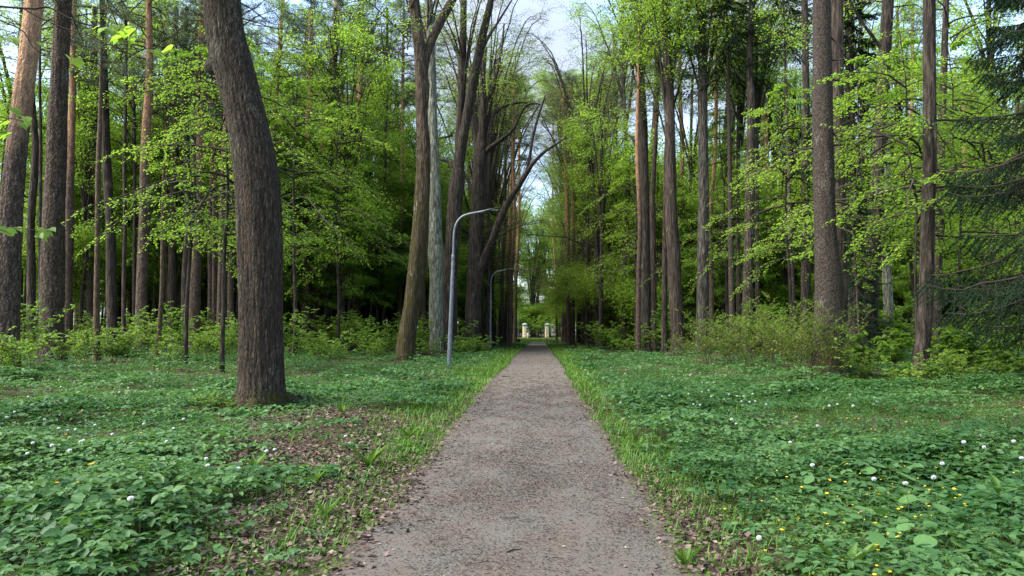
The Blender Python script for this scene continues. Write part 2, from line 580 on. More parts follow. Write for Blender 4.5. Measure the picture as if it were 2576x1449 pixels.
def gravel():
    m, nt, out = new_mat("worn_gravel")
    v = mapped(nt, (1, 1, 1))
    fine = noise(nt, v, 95, 6, .8)
    c = mixc(nt, ramp(nt, fine, .34, .66), (.050, .046, .039), (.182, .168, .146))
    big = noise(nt, mapped(nt, (1.6, 1.1, 1)), 1.3, 7, .74)
    need = mixc(nt, ramp(nt, noise(nt, v, 170, 3, .7), .38, .62), (.066, .051, .042), (.165, .134, .113))
    c = mixc(nt, ramp(nt, big, .36, .66), c, need)
    dark = noise(nt, v, 7, 5, .7)
    c = mixc(nt, ramp(nt, dark, .56, .74), c, (.085, .075, .068))
    vo = N(nt, "ShaderNodeTexVoronoi", feature='F1')
    nt.links.new(v, vo.inputs['Vector'])
    vo.inputs['Scale'].default_value = 75
    sp = ramp(nt, vo.outputs['Distance'], .16, .10)
    spm = N(nt, "ShaderNodeMath", operation='MULTIPLY')
    nt.links.new(sp, spm.inputs[0])
    nt.links.new(ramp(nt, noise(nt, v, 45, 1), .54, .58), spm.inputs[1])
    c = mixc(nt, spm.outputs[0], c, (.46, .43, .39))
    at = N(nt, "ShaderNodeAttribute", attribute_name="edge")
    ed = N(nt, "ShaderNodeMath", operation='MULTIPLY_ADD')
    nt.links.new(noise(nt, v, 5.5, 6, .7), ed.inputs[0])
    ed.inputs[1].default_value = .42
    nt.links.new(at.outputs['Fac'], ed.inputs[2])
    soilc = mixc(nt, ramp(nt, noise(nt, v, 34, 6, .7), .35, .65), (.040, .028, .020), (.135, .10, .075))
    moss = mixc(nt, ramp(nt, noise(nt, v, 3.0, 4, .6), .50, .62), soilc, (.07, .085, .022))
    c = mixc(nt, ramp(nt, ed.outputs[0], 1.02, 1.20), c, moss)
    p = N(nt, "ShaderNodeBsdfPrincipled")
    nt.links.new(c, p.inputs['Base Color'])
    p.inputs['Roughness'].default_value = .92
    p.inputs['Specular IOR Level'].default_value = .2
    b = N(nt, "ShaderNodeBump")
    b.inputs['Strength'].default_value = .7
    b.inputs['Distance'].default_value = .012
    nt.links.new(fine, b.inputs['Height'])
    nt.links.new(b.outputs[0], p.inputs['Normal'])
    nt.links.new(p.outputs[0], out.inputs[0])
    return m


SOIL = soil(); GRAVEL = gravel()
xs = np.unique(np.concatenate([np.linspace(-14, 14, 141), np.linspace(-90, 90, 91), [-1800, -900, -400, -200, 200, 400, 900, 1800]]))
ys = np.unique(np.concatenate([np.linspace(-6, 30, 181), np.linspace(30, 180, 110), [-900, -300, -100, -40, -20, -12, 220, 300, 450, 800, 1500, 2500]]))
tag(link("ground", grid_mesh("ground", xs, ys, H, [SOIL])), kind="structure")


def path_edges(y):
    w = PATH_W + .10 * smooth(5, 30, y) + .12 * smooth(50, 90, y)
    m = path_mid(y)
    l = m - w + .03 * np.sin(y * 2.1) + .02 * np.sin(y * 5.3 + 1) + .02 * np.sin(y * 11.7)
    r = m + w + .03 * np.sin(y * 1.7 + 2) + .02 * np.sin(y * 4.7) + .02 * np.sin(y * 12.3 + 1)
    return l, r


g = Geo()
py_ = np.concatenate([np.arange(-8, 30, .12), np.arange(30, 116, .5)])
l, r = path_edges(py_)
l = l - .16; r = r + .16
K = 17
X = l[:, None] + (r - l)[:, None] * np.linspace(0, 1, K)[None]
Y = py_[:, None] * np.ones((1, K))
# the far end swings to the right
far = [(t, 116 + 7.5 * math.sin(t), 7.5 - 7.5 * math.cos(t)) for t in np.linspace(.1, 1.45, 14)]
ex, ey = [], []
lw = (r[-1] - l[-1]) / 2
for t, yy, xx in far:
    off = np.linspace(-1, 1, K) * lw
    cx_, cy_ = PATH_X + xx, yy
    ex.append(cx_ + off * math.cos(t)); ey.append(cy_ - off * math.sin(t))
for xx in (10, 16, 30, 60):
    ex.append(np.full(K, PATH_X + xx)); ey.append(123.6 - np.linspace(-1, 1, K) * lw)
X = np.vstack([X, np.array(ex)]); Y = np.vstack([Y, np.array(ey)])
Z = np.maximum(H(X, Y), np.interp(Y, _ty, _tz)) + .014 + .012 * np.sin(np.linspace(0, math.pi, K))[None]
V = np.stack([X, Y, Z], -1).reshape(-1, 3)
i, j = np.meshgrid(np.arange(len(X) - 1), np.arange(K - 1), indexing='ij')
a = (i * K + j).ravel()
g.add(V, np.stack([a, a + 1, a + 1 + K, a + K], -1))
pm = g.mesh("path", [GRAVEL], True)
ea = pm.attributes.new("edge", 'FLOAT', 'POINT')
ea.data.foreach_set("value", np.tile(np.abs(np.linspace(-1, 1, K)), len(X)).astype(np.float32))
tag(link("path", pm), kind="structure")


# ------------------------------------------------------------------ ground vegetation (uncountable)
def wedge(n, d0, d1, spread=.80, power=1.0):
    """random ground spots inside the view, between two distances"""
    u = rng.random(n)
    d = (d0 ** (2 * power) + (d1 ** (2 * power) - d0 ** (2 * power)) * u) ** (1 / (2 * power))
    d = d * np.clip(rng.normal(1, .07, n), .85, 1.2)
    x = rng.uniform(-spread, spread, n) * d - .03 * d
    return x, d


def bare(x, y):
    """1 where the leaf litter shows on the left of the path"""
    c = np.interp(y, [3, 5, 7, 9, 11, 13.5, 16], [-1.75, -1.85, -2.15, -2.75, -3.5, -4.5, -5.2])
    w = np.interp(y, [3, 5, 7, 9, 11, 13.5, 15], [.5, .75, 1.25, 1.7, 2.0, 1.9, 1.0])
    k = np.exp(-(np.abs((x - c) / w)) ** 3) * smooth(15.5, 13, y) * np.clip(1.12 + .26 * sines(x, y, 19, 1.7), 0, 1)
    strip = np.exp(-(((x - PATH_X + 1.55) / .40) ** 2)) * .8 + np.exp(-(((x - PATH_X - 1.50) / .36) ** 2)) * .8
    brown = np.exp(-(((y - 21.5) / 2.0) ** 2)) * smooth(5, 8, -x) * smooth(16, 12, -x) * .8
    nearl = np.exp(-(((x + 2.15) / .55) ** 2)) * smooth(9, 5, y) * .8
    return np.clip(np.maximum.reduce([k, strip, brown, nearl]), 0, 1)


def horsetail_zone(x, y):
    return np.exp(-(((x - 5.6) / 2.0) ** 2 + ((y - 13.2) / 2.6) ** 2)) + .8 * np.exp(-(((x - 4.4) / 1.6) ** 2 + ((y - 25) / 3) ** 2))


def off_path(x, y, m=0.0):
    l, r = path_edges(y)
    return (x < l - m) | (x > r + m)


def herb_plants(n, d0, d1, leaf, tmpl, groups=3, per=3, stems=False, hz=(.12, .30), power=1.0, keep=1.0):
    x, y = wedge(n, d0, d1, power=power)
    b = bare(x, y)
    dens = np.clip(.92 - .95 * horsetail_zone(x, y) + .55 * sines(x, y, 21, .85) + .22 * sines(x, y, 24, 3.0), .04, 1) * (1 - .965 * b)
    right_strip = smooth(1.2, 2.3, np.abs(x - PATH_X))
    ok = off_path(x, y, .12) & (rng.random(n) < dens * right_strip * keep)
    x, y = x[ok], y[ok]
    n = len(x)
    hh = rng.uniform(hz[0], hz[1], n) * (.85 + .50 * sines(x, y, 22, 1.6)).clip(.3, 1.9) * (1 - .65 * bare(x, y))
    z = H(x, y)
    top = np.stack([x, y, z + hh], -1) + rng.normal(0, .03, (n, 3)) * [1, 1, 0]
    if stems:
        segs(G_herb, np.stack([x, y, z - .01], -1), top, .003, .002, 1)
    az = rng.uniform(0, 6.283, n)
    pv = np.clip(.45 + .22 * rng.normal(size=n) + .24 * sines(x, y, 23, .8) + .20 * sines(x, y, 27, 2.6), 0, 1)
    tilt = rng.normal(0, .22, (n, 2))
    size = leaf * rng.uniform(.6, 1.25, n) * (1 + .25 * sines(x, y, 25, 1.3)).clip(.6, 1.4)
    for gi in range(groups):
        ga = az + gi * 6.283 / groups + rng.normal(0, .2, n)
        gd = np.stack([np.cos(ga), np.sin(ga), np.full(n, .10)], -1)
        gp = top + gd * (size * rng.uniform(.7, 1.2, n))[:, None]
        if stems:
            segs(G_herb, top, gp, .002, .0015, 1)
        for k in range(per):
            la = ga + (k - (per - 1) / 2) * (2.1 if per > 1 else 0) / max(1, per - 1) * 1.15 + rng.normal(0, .15, n)
            ax = np.stack([np.cos(la), np.sin(la), rng.normal(-.12, .22, n)], -1)
            nr = np.stack([tilt[:, 0] + rng.normal(0, .25, n), tilt[:, 1] + rng.normal(0, .25, n), np.ones(n)], -1)
            L = size * rng.uniform(.85, 1.2, n)
            leaves(G_herb, gp, ax, nr, L, L * rng.uniform(.55, .75, n), tmpl, 0, np.clip(pv + rng.normal(0, .14, n), 0, 1))


G_herb = Geo()
herb_plants(7000, 3.6, 9.5, .075, OVATE, 3, 3, True)
herb_plants(3000, 3.6, 9.5, .05, OVATE, 3, 3, False, (.03, .10))
herb_plants(17000, 9.0, 20, .088, QUAD, 3, 3, False)
herb_plants(15000, 19, 40, .125, QUAD, 3, 2, False, (.15, .35))
herb_plants(9000, 38, 112, .20, QUAD, 3, 2, False, (.15, .35), power=.8)
tag(link("ground_elder", G_herb.mesh("ground_elder", [LEAF_HERB, TWIG_GREEN])), "low carpet of green three-leaved herbs under the trees", "ground cover", kind="stuff")

# small low leaves between, and along the path edges
g = Geo()
for n, d0, d1, s, hz in ((26000, 3.6, 8.5, .026, .07), (26000, 8, 18, .034, .08), (12000, 17, 40, .06, .10)):
    x, y = wedge(n, d0, d1)
    dpath = np.abs(x - PATH_X)
    k = .46 + .50 * np.exp(-((dpath - 1.9) / .75) ** 2) * (.75 + .5 * sines(x, y, 31, 1.9)).clip(0, 1)
    k = k * (1 - .80 * bare(x, y))
    ok = off_path(x, y, .10 - .22 * rng.random(n) ** 3) & (rng.random(n) < k)
    x, y = x[ok], y[ok]; m = len(x)
    cl = 3
    for c in range(cl):
        xx = x + rng.normal(0, s * .8, m); yy = y + rng.normal(0, s * .8, m)
        p = np.stack([xx, yy, H(xx, yy) + rng.uniform(.01, hz, m)], -1)
        a = rng.uniform(0, 6.283, m)
        ax = np.stack([np.cos(a), np.sin(a), rng.normal(.1, .3, m)], -1)
        nr = np.stack([rng.normal(0, .3, m), rng.normal(0, .3, m), np.ones(m)], -1)
        L = s * rng.uniform(.7, 1.6, m)
        leaves(g, p, ax, nr, L, L * .75, QUAD, 0, rng.random(m))
tag(link("weed_seedlings", g.mesh("weed_seedlings", [LEAF_SMALL])), "tiny bright weed leaves sprouting between the litter", "ground cover", kind="stuff")

# grass along both edges and in tufts
g = Geo()
for n, d0, d1, s in ((26000, 3.6, 10, .10), (42000, 9, 26, .14), (26000, 25, 60, .20), (16000, 55, 118, .26)):
    x, y = wedge(n, d0, d1, .75 if d0 < 25 else .12)
    sx = x - PATH_X
    d = np.abs(sx)
    ctr = np.where(sx < 0, 1.75, 1.62) + .12 * sines(x, y, 41, .7)
    wid = np.where(sx < 0, .42 + .20 * smooth(9, 16, y), .34 + .15 * smooth(9, 20, y))
    k = np.exp(-((d - ctr) / wid) ** 2) * np.clip(.35 + .5 * smooth(6, 11, y) + .3 * sines(x, y, 42, 1.3), .05, 1) + .05 + .16 * np.clip(sines(x, y, 43, .8) - .3, 0, 1)
    ok = off_path(x, y, .04) & (rng.random(n) < k * (1 - .8 * bare(x, y) * (d > 1.7)))
    x, y = x[ok], y[ok]; m = len(x)
    for c in range(3):
        xx = x + rng.normal(0, .03, m); yy = y + rng.normal(0, .03, m)
        p = np.stack([xx, yy, H(xx, yy) - .01], -1)
        a = rng.uniform(0, 6.283, m)
        ax = np.stack([np.cos(a) * .38, np.sin(a) * .38, np.ones(m)], -1)
        nr = np.stack([-np.cos(a), -np.sin(a), np.full(m, .4)], -1)
        L = s * rng.uniform(.5, 1.5, m)
        leaves(g, p, ax, nr, L, .006 + .0007 * y + .02 * s, BLADE, 0, rng.random(m))
# mown verge in front of the fence
n = 16000
x = rng.uniform(-14, 16, n); y = rng.uniform(116, 140, n)
ok = ~((np.abs(x - PATH_X) < 1.6) & (y < 118)) & ~((y > 120) & (y < 126) & (x > .3)) & ~((x > -1.2) & (x < 9) & (y < 126) & (y > 116 + .0) & (np.hypot(x - 7.3, y - 116) > 5.6) & (np.hypot(x - 7.3, y - 116) < 9.4))
x, y = x[ok], y[ok]; n = len(x)
a = rng.uniform(0, 6.283, n)
leaves(g, np.stack([x, y, H(x, y) - .02], -1), np.stack([np.cos(a) * .5, np.sin(a) * .5, np.ones(n)], -1), np.stack([-np.cos(a), -np.sin(a), np.full(n, .4)], -1), rng.uniform(.1, .22, n), .12, BLADE, 0, .5 + .5 * rng.random(n))
tag(link("grass", g.mesh("grass", [GRASS_M])), "fresh green grass fringing the gravel path", "grass", kind="stuff")

# horsetail: thin feathery stems
g = Geo()
x, y = wedge(16000, 8, 30, .75)
ok = off_path(x, y, .8) & (rng.random(len(x)) < horsetail_zone(x, y) * .95 + .02 * (x > 2))
x, y = x[ok], y[ok]; n = len(x)
z = H(x, y); hh = rng.uniform(.22, .42, n)
lean = rng.normal(0, .05, (n, 2))
segs(g, np.stack([x, y, z], -1), np.stack([x + lean[:, 0], y + lean[:, 1], z + hh], -1), .003, .001, 0, rng.random(n))
for wl in range(6):
    t = .3 + wl * .12
    for k in range(6):
        a = rng.uniform(0, 6.283, n)
        p = np.stack([x + lean[:, 0] * t, y + lean[:, 1] * t, z + hh * t], -1)
        L = .11 * (1.15 - t) * rng.uniform(.8, 1.5, n)
        leaves(g, p, np.stack([np.cos(a), np.sin(a), np.full(n, .35)], -1), np.stack([np.zeros(n), np.zeros(n), np.ones(n)], -1) + rng.normal(0, .3, (n, 3)), L, .008, NEEDLE, 0, rng.random(n))
tag(link("horsetail", g.mesh("horsetail", [HORSE_M])), "feathery patch of thin green horsetail right of the path", "ground cover", kind="stuff")

# dead leaves, bark flakes and needles
DEAD = attr_mat("dead_leaf", [(.030, .019, .015), (.062, .038, .030), (.10, .066, .054), (.15, .105, .088), (.24, .18, .155)])
g = Geo()
for n, d0, d1, s in ((46000, 3.6, 9, .050), (44000, 8.5, 18, .062), (9000, 17, 40, .075)):
    x, y = wedge(n, d0, d1)
    b = bare(x, y)
    ok = off_path(x, y, -.02 - .30 * rng.random(n) ** 2) & (rng.random(n) < b * .9 + .06)
    x, y = x[ok], y[ok]; m = len(x)
    a = rng.uniform(0, 6.283, m)
    p = np.stack([x, y, H(x, y) + rng.uniform(.012, .05, m)], -1)
    L = s * rng.uniform(.5, 1.5, m)
    leaves(g, p, np.stack([np.cos(a), np.sin(a), rng.normal(0, .3, m)], -1), np.stack([rng.normal(0, .5, m), rng.normal(0, .5, m), np.ones(m)], -1), L, L * rng.uniform(.4, .8, m), QUAD, 0, rng.random(m) ** 1.2)
tag(link("leaf_litter", g.mesh("leaf_litter", [DEAD])), "brown dead leaves lying over the soil beside the path", "leaf litter", kind="stuff")

NEED = attr_mat("path_debris", [(.056, .040, .032), (.092, .066, .053), (.122, .090, .074), (.155, .122, .103), (.28, .24, .20)])
g = Geo()
for n, d0, d1, s, w_ in ((60000, 3.7, 9, .022, .0022), (36000, 8.5, 20, .03, .0035), (6000, 19, 60, .06, .008)):
    y = np.sqrt(d0 ** 2 + (d1 ** 2 - d0 ** 2) * rng.random(n)) if d0 < 19 else rng.uniform(d0, d1, n)
    y = y * np.clip(rng.normal(1, .12, n), .7, 1.35)
    l, r = path_edges(y)
    x = l + (r - l) * rng.random(n)
    k = np.clip(.5 + .16 * sines(x * 1.5, y * .9, 51, 2.2) + .20 * sines(x, y, 52, 7), .15, 1)
    ok = rng.random(n) < k
    x, y = x[ok], y[ok]; m = len(x)
    l, r = path_edges(y)
    zc = np.interp(y, _ty, _tz) + .016 + .012 * np.sin((x - l) / (r - l) * math.pi)
    a = rng.uniform(0, 6.283, m)
    L = s * rng.uniform(.5, 1.6, m)
    leaves(g, np.stack([x, y, zc + rng.uniform(.001, .008, m)], -1), np.stack([np.cos(a), np.sin(a), rng.normal(0, .04, m)], -1), np.stack([rng.normal(0, .12, m), rng.normal(0, .12, m), np.ones(m)], -1), L, w_ * rng.uniform(.7, 1.4, m), QUAD, 0, rng.random(m) ** 1.3)
# flakes
n = 2600
y = np.sqrt(3.7 ** 2 + (24 ** 2 - 3.7 ** 2) * rng.random(n))
l, r = path_edges(y); q = rng.random(n)
x = l + (r - l) * np.where(q < .5, q ** 1.5, 1 - (1 - q) ** 1.5)
zc = np.interp(y, _ty, _tz) + .018 + .012 * np.sin((x - l) / (r - l) * math.pi)
a = rng.uniform(0, 6.283, n); L = rng.uniform(.015, .05, n)
leaves(g, np.stack([x, y, zc + .006], -1), np.stack([np.cos(a), np.sin(a), rng.normal(0, .15, n)], -1), np.stack([rng.normal(0, .35, n), rng.normal(0, .35, n), np.ones(n)], -1), L, L * .5, QUAD, 0, .3 + .7 * rng.random(n))
# short twigs
n = 420
y = np.sqrt(3.8 ** 2 + (26 ** 2 - 3.8 ** 2) * rng.random(n))
l, r = path_edges(y); x = l + (r - l) * rng.random(n)
zc = np.interp(y, _ty, _tz) + .02 + .012 * np.sin((x - l) / (r - l) * math.pi)
a = rng.normal(0, .6, n) + math.pi * (rng.random(n) < .5); L = rng.uniform(.05, .2, n)
A = np.stack([x, y, zc + .004], -1)
Bm = A + np.stack([np.cos(a) * L * .5, np.sin(a) * L * .5, np.full(n, .006)], -1)
a2 = a + rng.normal(0, .35, n)
Be = Bm + np.stack([np.cos(a2) * L * .5, np.sin(a2) * L * .5, np.full(n, -.005)], -1)
segs(g, A, Bm, .004, .0035, 0, rng.random(n) * .25)
segs(g, Bm, Be, .0035, .002, 0, rng.random(n) * .25)
tag(link("needle_litter", g.mesh("needle_litter", [NEED])), "reddish needles, twigs and flakes scattered over the gravel", "litter", kind="stuff")
# ------------------------------------------------------------------ tree building
def fbm_disp(seed, amp, kz, lobes=(2, 3, 5, 7)):
    r = np.random.default_rng(seed)
    ph = [(k, r.uniform(0, 6.283), r.uniform(.4, 1.3) * kz, r.uniform(.4, 1)) for k in lobes for _ in (0, 1)]

    def f(th, pts, rr):
        z = pts[:, 2:3]
        o = 0
        for k, p, fz, a in ph:
            o = o + a * np.sin(k * th + p + fz * z * (1 if k % 2 else -1))
        return amp * rr * o / 2
    return f


def furrow_disp(seed, ridges, depth, amp=.05):
    r = np.random.default_rng(seed)
    base = fbm_disp(seed, amp, 1.2)
    p = r.uniform(0, 6.283, 8)

    def f(th, pts, rr):
        z = pts[:, 2:3]
        w = .55 * np.sin(2.3 * z + 2 * th + p[0]) + .4 * np.sin(5.1 * z - 3 * th + p[1]) + .25 * np.sin(11 * z + 5 * th + p[2])
        a = np.abs(np.sin(ridges / 2 * th + w * 1.4 + p[3]))
        b = np.abs(np.sin(ridges / 3 * th - w + p[4] + .8 * z))
        return base(th, pts, rr) + depth * (a ** .6 * .7 + b * .5 - .7)
    return f


def flare(pts, rr, k=.45, hgt=.35):
    z = pts[:, 2] - pts[0, 2]
    return rr * (1 + k * np.exp(-z / hgt))


def px_trunk(poly, D, base, extra_h=None, step=.35, depth_off=None):
    """photo polyline (x, y, width) at distance D -> points and radii relative to the base point"""
    P = []
    for k, (x, y, w) in enumerate(poly):
        off = 0 if depth_off is None else depth_off * k / (len(poly) - 1)
        q = base.copy() if (k == 0 and depth_off is None) else W(x, y, D + off)
        P.append([*(q - base), w / 2 * (D + off) / FV])
    P = np.array(P)
    if extra_h is not None and P[-1, 2] < extra_h:
        d = P[-1, :3] - P[-2, :3]
        d = d / np.linalg.norm(d) * .6 + np.array([0, 0, .4])
        t = (extra_h - P[-1, 2]) / d[2]
        m = P[-1].copy(); m[:3] += d * t * .5; m[3] *= .72
        e = P[-1].copy(); e[:3] += d * t; e[3] = .03
        P = np.vstack([P, m, e])
    C = catmull(P, step)
    return C[:, :3], np.maximum(C[:, 3], .006)


# ---- crowns: layered flat sprays on ascending then arching branches
def crown(seed, z0, z1, Rm, nb, nt_, nl, leafL, tmpl=QUAD, droop=.35, rise=.45, prof=None, twig_r=.006, br_r=.014, spray=.48, mats=None, jit=1.0, wl=.72, twigs=True, cx=lambda z: (0, 0), start=.22, leafjit=.45, thick=None, skip=.12):
    r = np.random.default_rng(seed)
    g = Geo()
    prof = prof or (lambda t: math.sin(math.pi * min(1, .18 + .82 * t)) ** .7 + .1)
    for i in range(nb):
        t = (i + r.random()) / nb
        z = z0 + (z1 - z0) * t
        az = i * 2.399 + r.normal(0, .35)
        L = Rm * prof(t) * r.uniform(.45, 1.25)
        if L < .25: continue
        if r.random() < skip: continue
        a = rise * (.5 + .9 * t) + r.normal(0, .20)
        b = droop * r.uniform(.4, 1.5)
        n = 8
        u = np.linspace(0, 1, n)
        wob = np.cumsum(r.normal(0, .06 * jit, (n, 2)), 0) * L * u[:, None]
        ox, oy = cx(z)
        d = np.array([math.cos(az), math.sin(az)])
        pts = np.stack([ox + d[0] * L * u + wob[:, 0], oy + d[1] * L * u + wob[:, 1], z + L * (a * u - b * u * u)], -1)
        rr = br_r * L * (1 - .8 * u) + .003
        segs(g, pts[:-1], pts[1:], rr[:-1], rr[1:], 1)
        bv = .5 + r.normal(0, .20)
        # twigs
        ku = start + (1 - start) * (np.arange(nt_) + r.random(nt_)) / nt_
        tp = np.stack([np.interp(ku, u, pts[:, k]) for k in range(3)], -1)
        dz = a - 2 * b * ku
        sgn = np.where(np.arange(nt_) % 2 == 0, 1, -1)
        ang = az + sgn * r.uniform(.5, 1.15, nt_)
        ang[-1] = az
        tl = (spray * L * (1.15 - ku) + .16) * r.uniform(.6, 1.25, nt_)
        td = np.stack([np.cos(ang), np.sin(ang), dz * .6 + r.normal(-.05, .16, nt_)], -1)
        te = tp + td * tl[:, None]
        te[:, 2] -= .10 * tl
        if twigs:
            segs(g, tp, te, twig_r, twig_r * .5, 1)
        lu = (np.arange(nl) + r.random((nt_, nl))) / nl * .98 + .06
        lp = tp[:, None] + (te - tp)[:, None] * lu[..., None]
        ls = np.where(np.arange(nl) % 2 == 0, 1, -1)[None]
        la = ang[:, None] + ls * r.uniform(.4, 1.25, (nt_, nl))
        ax = np.stack([np.cos(la), np.sin(la), r.normal(-.35, .28, (nt_, nl))], -1).reshape(-1, 3)
        nr = np.stack([r.normal(0, leafjit, nt_ * nl), r.normal(0, leafjit, nt_ * nl), np.ones(nt_ * nl)], -1)
        lp = lp.reshape(-1, 3) + r.normal(0, thick if thick else .03, (nt_ * nl, 3))
        LL = leafL * r.uniform(.65, 1.2, nt_ * nl)
        leaves(g, lp, ax, nr, LL, LL * wl, tmpl, 0, np.clip(bv + r.normal(0, .18, nt_ * nl), 0, 1))
    return g.mesh("crown", mats or [LEAF_LIME, TWIG])


def trunk_mesh(seed, h, r0, r1=.012, sides=8, mat=B_DARK, lean=.0, wob=.10, step=.6):
    r = np.random.default_rng(seed)
    n = 7
    z = np.linspace(0, h, n)
    off = np.cumsum(r.normal(0, wob, (n, 2)), 0); off -= off[0]
    la = r.uniform(0, 6.283)
    P = np.stack([off[:, 0] + lean * z * math.cos(la), off[:, 1] + lean * z * math.sin(la), z, r0 + (r1 - r0) * (z / h) ** 1.1], -1)
    C = catmull(P, step)
    C[0, 2] = -.12
    g = Geo()
    tube(g, C[:, :3], flare(C[:, :3], C[:, 3], .35, .25), sides, disp=fbm_disp(seed, .06, 1.2))
    return g.mesh("trunk", [mat], True), (lambda zz: (np.interp(zz, C[:, 2], C[:, 0]), np.interp(zz, C[:, 2], C[:, 1])))


# ---- main trunks read off the photograph -------------------------------------------------
TALL_CROWNS = {}


def vase_crown(seed, zf, h, R_, nlimb, nsec, ntw, nl, leafL, mats, tmpl=QUAD, r0=.10, thick=.16, low=0):
    """limbs that rise from the fork and arch outwards, each with side branches and leafy twigs"""
    r = np.random.default_rng(seed)
    g = Geo()
    for i in range(nlimb + low):
        az = i * 2.399 + r.normal(0, .35)
        is_low = i >= nlimb
        z0 = zf + r.uniform(0, .3) * (h - zf) if not is_low else zf - r.uniform(0, .45) * zf
        out = R_ * (r.uniform(.35, 1.0) if not is_low else r.uniform(.4, .75))
        up = (h - z0) * r.uniform(.75, 1.0) if not is_low else r.uniform(.5, 2.5)
        u = np.linspace(0, 1, 12)
        k = r.uniform(1.0, 1.7)
        wob = np.cumsum(r.normal(0, .05, (12, 3)), 0) * out * .45 * u[:, None]
        pts = np.stack([math.cos(az) * out * u ** k, math.sin(az) * out * u ** k, z0 + up * (1.25 * u - .25 * u ** 3 - .12 * u ** 6)], -1) + wob
        rr = r0 * (.6 if is_low else 1) * (1 - .88 * u) + .01
        tube(g, pts, rr, 5, 1, cap=False)
        for s in range(nsec):
            q = .22 + .78 * (s + r.random()) / nsec
            p0 = np.array([np.interp(q, u, pts[:, c]) for c in range(3)])
            a2 = az + r.normal(0, 1.1)
            L = (1.0 + .24 * R_) * r.uniform(.5, 1.2) * (1.15 - .5 * q)
            w = np.linspace(0, 1, 6)
            el = r.normal(.55, .4)
            sp = p0 + np.stack([math.cos(a2) * L * w, math.sin(a2) * L * w, L * (el * w - .45 * w ** 2)], -1) + np.cumsum(r.normal(0, .04, (6, 3)), 0) * L * w[:, None]
            segs(g, sp[:-1], sp[1:], .022 * (1 - .75 * w[:-1]), .022 * (1 - .75 * w[1:]), 1)
            bv = .5 + r.normal(0, .2)
            kq = .2 + .8 * (np.arange(ntw) + r.random(ntw)) / ntw
            tp = np.stack([np.interp(kq, w, sp[:, c]) for c in range(3)], -1)
            an = a2 + np.where(np.arange(ntw) % 2 == 0, 1, -1) * r.uniform(.4, 1.3, ntw)
            tl = r.uniform(.35, .9, ntw)
            te = tp + np.stack([np.cos(an), np.sin(an), r.normal(.05, .4, ntw)], -1) * tl[:, None]
            segs(g, tp, te, .007, .004, 1)
            lu = r.random((ntw, nl)) * .95 + .1
            lp = (tp[:, None] + (te - tp)[:, None] * lu[..., None]).reshape(-1, 3) + r.normal(0, thick, (ntw * nl, 3))
            m = ntw * nl
            la = r.uniform(0, 6.283, m)
            ax = np.stack([np.cos(la), np.sin(la), r.normal(-.5, .4, m)], -1)
            nr = np.stack([r.normal(0, .55, m), r.normal(0, .55, m), np.ones(m)], -1)
            LL = leafL * r.uniform(.65, 1.2, m)
            leaves(g, lp, ax, nr, LL, LL * .75, tmpl, 0, np.clip(bv + r.normal(0, .18, m), 0, 1))
    return g.mesh("crown", mats)


def tall_crown(kind, k):
    key = (kind, k)
    if key not in TALL_CROWNS:
        if kind == 'pine':
            TALL_CROWNS[key] = pine_crown(900 + k)
        elif kind == 'sparse':
            TALL_CROWNS[key] = crown(720 + k, -2.5, 4.5, 3.2, 30, 9, 8, .11, mats=[LEAF_LIME, TWIG], rise=.75, droop=.3, thick=.08)
        elif kind == 'ave':
            TALL_CROWNS[key] = vase_crown(740 + k, -5, 5.5, 5.5, 7, 9, 7, 7, .10, [LEAF_AVE, TWIG], r0=.07)
        else:
            TALL_CROWNS[key] = vase_crown(700 + k, -7, 5.0, 4.6, 9, 9, 8, 11, .14, [LEAF_LIME, TWIG], r0=.07, thick=.2, low=0)
    return TALL_CROWNS[key]


def pine_crown(seed, z0=-5.0, z1=4.0, Rm=3.2, nb=44, ncl=16, nn=26):
    """bare at the bottom, rounded tufts of needles above"""
    r = np.random.default_rng(seed)
    g = Geo()
    for i in range(nb):
        t = (i + r.random()) / nb
        z = z0 + (z1 - z0) * t
        az = i * 2.399 + r.normal(0, .4)
        L = Rm * (math.sin(math.pi * (.22 + .76 * t)) ** .8) * r.uniform(.55, 1.15)
        a = .05 + .5 * t + r.normal(0, .12)
        u = np.linspace(0, 1, 7)
        wob = np.cumsum(r.normal(0, .05, (7, 3)), 0) * L * u[:, None]
        pts = np.stack([math.cos(az) * L * u, math.sin(az) * L * u, z + L * (a * u - .22 * u ** 2 + .12 * u ** 4)], -1) + wob
        rr = .016 * L * (1 - .8 * u) + .006
        segs(g, pts[:-1], pts[1:], rr[:-1], rr[1:], 1)
        ku = .35 + .65 * (np.arange(ncl) + r.random(ncl)) / ncl
        tp = np.stack([np.interp(ku, u, pts[:, k]) for k in range(3)], -1)
        te = tp + np.stack([r.normal(0, .3, ncl), r.normal(0, .3, ncl), r.uniform(-.05, .32, ncl)], -1) * (.4 + .25 * L)
        segs(g, tp, te, .008, .005, 1)
        bv = .5 + r.normal(0, .2)
        p = np.repeat(te, nn, 0) + r.normal(0, .09, (ncl * nn, 3))
        ax = r.normal(0, 1, (ncl * nn, 3)) + [0, 0, .5]
        nr = r.normal(0, 1, (ncl * nn, 3))
        LL = r.uniform(.10, .22, ncl * nn)
        leaves(g, p, ax, nr, LL, .022, NEEDLE, 0, np.clip(bv + r.normal(0, .2, ncl * nn), 0, 1))
    return g.mesh("crown", [PINE_M, TWIG_TAN])


PHOTO_TREES = []


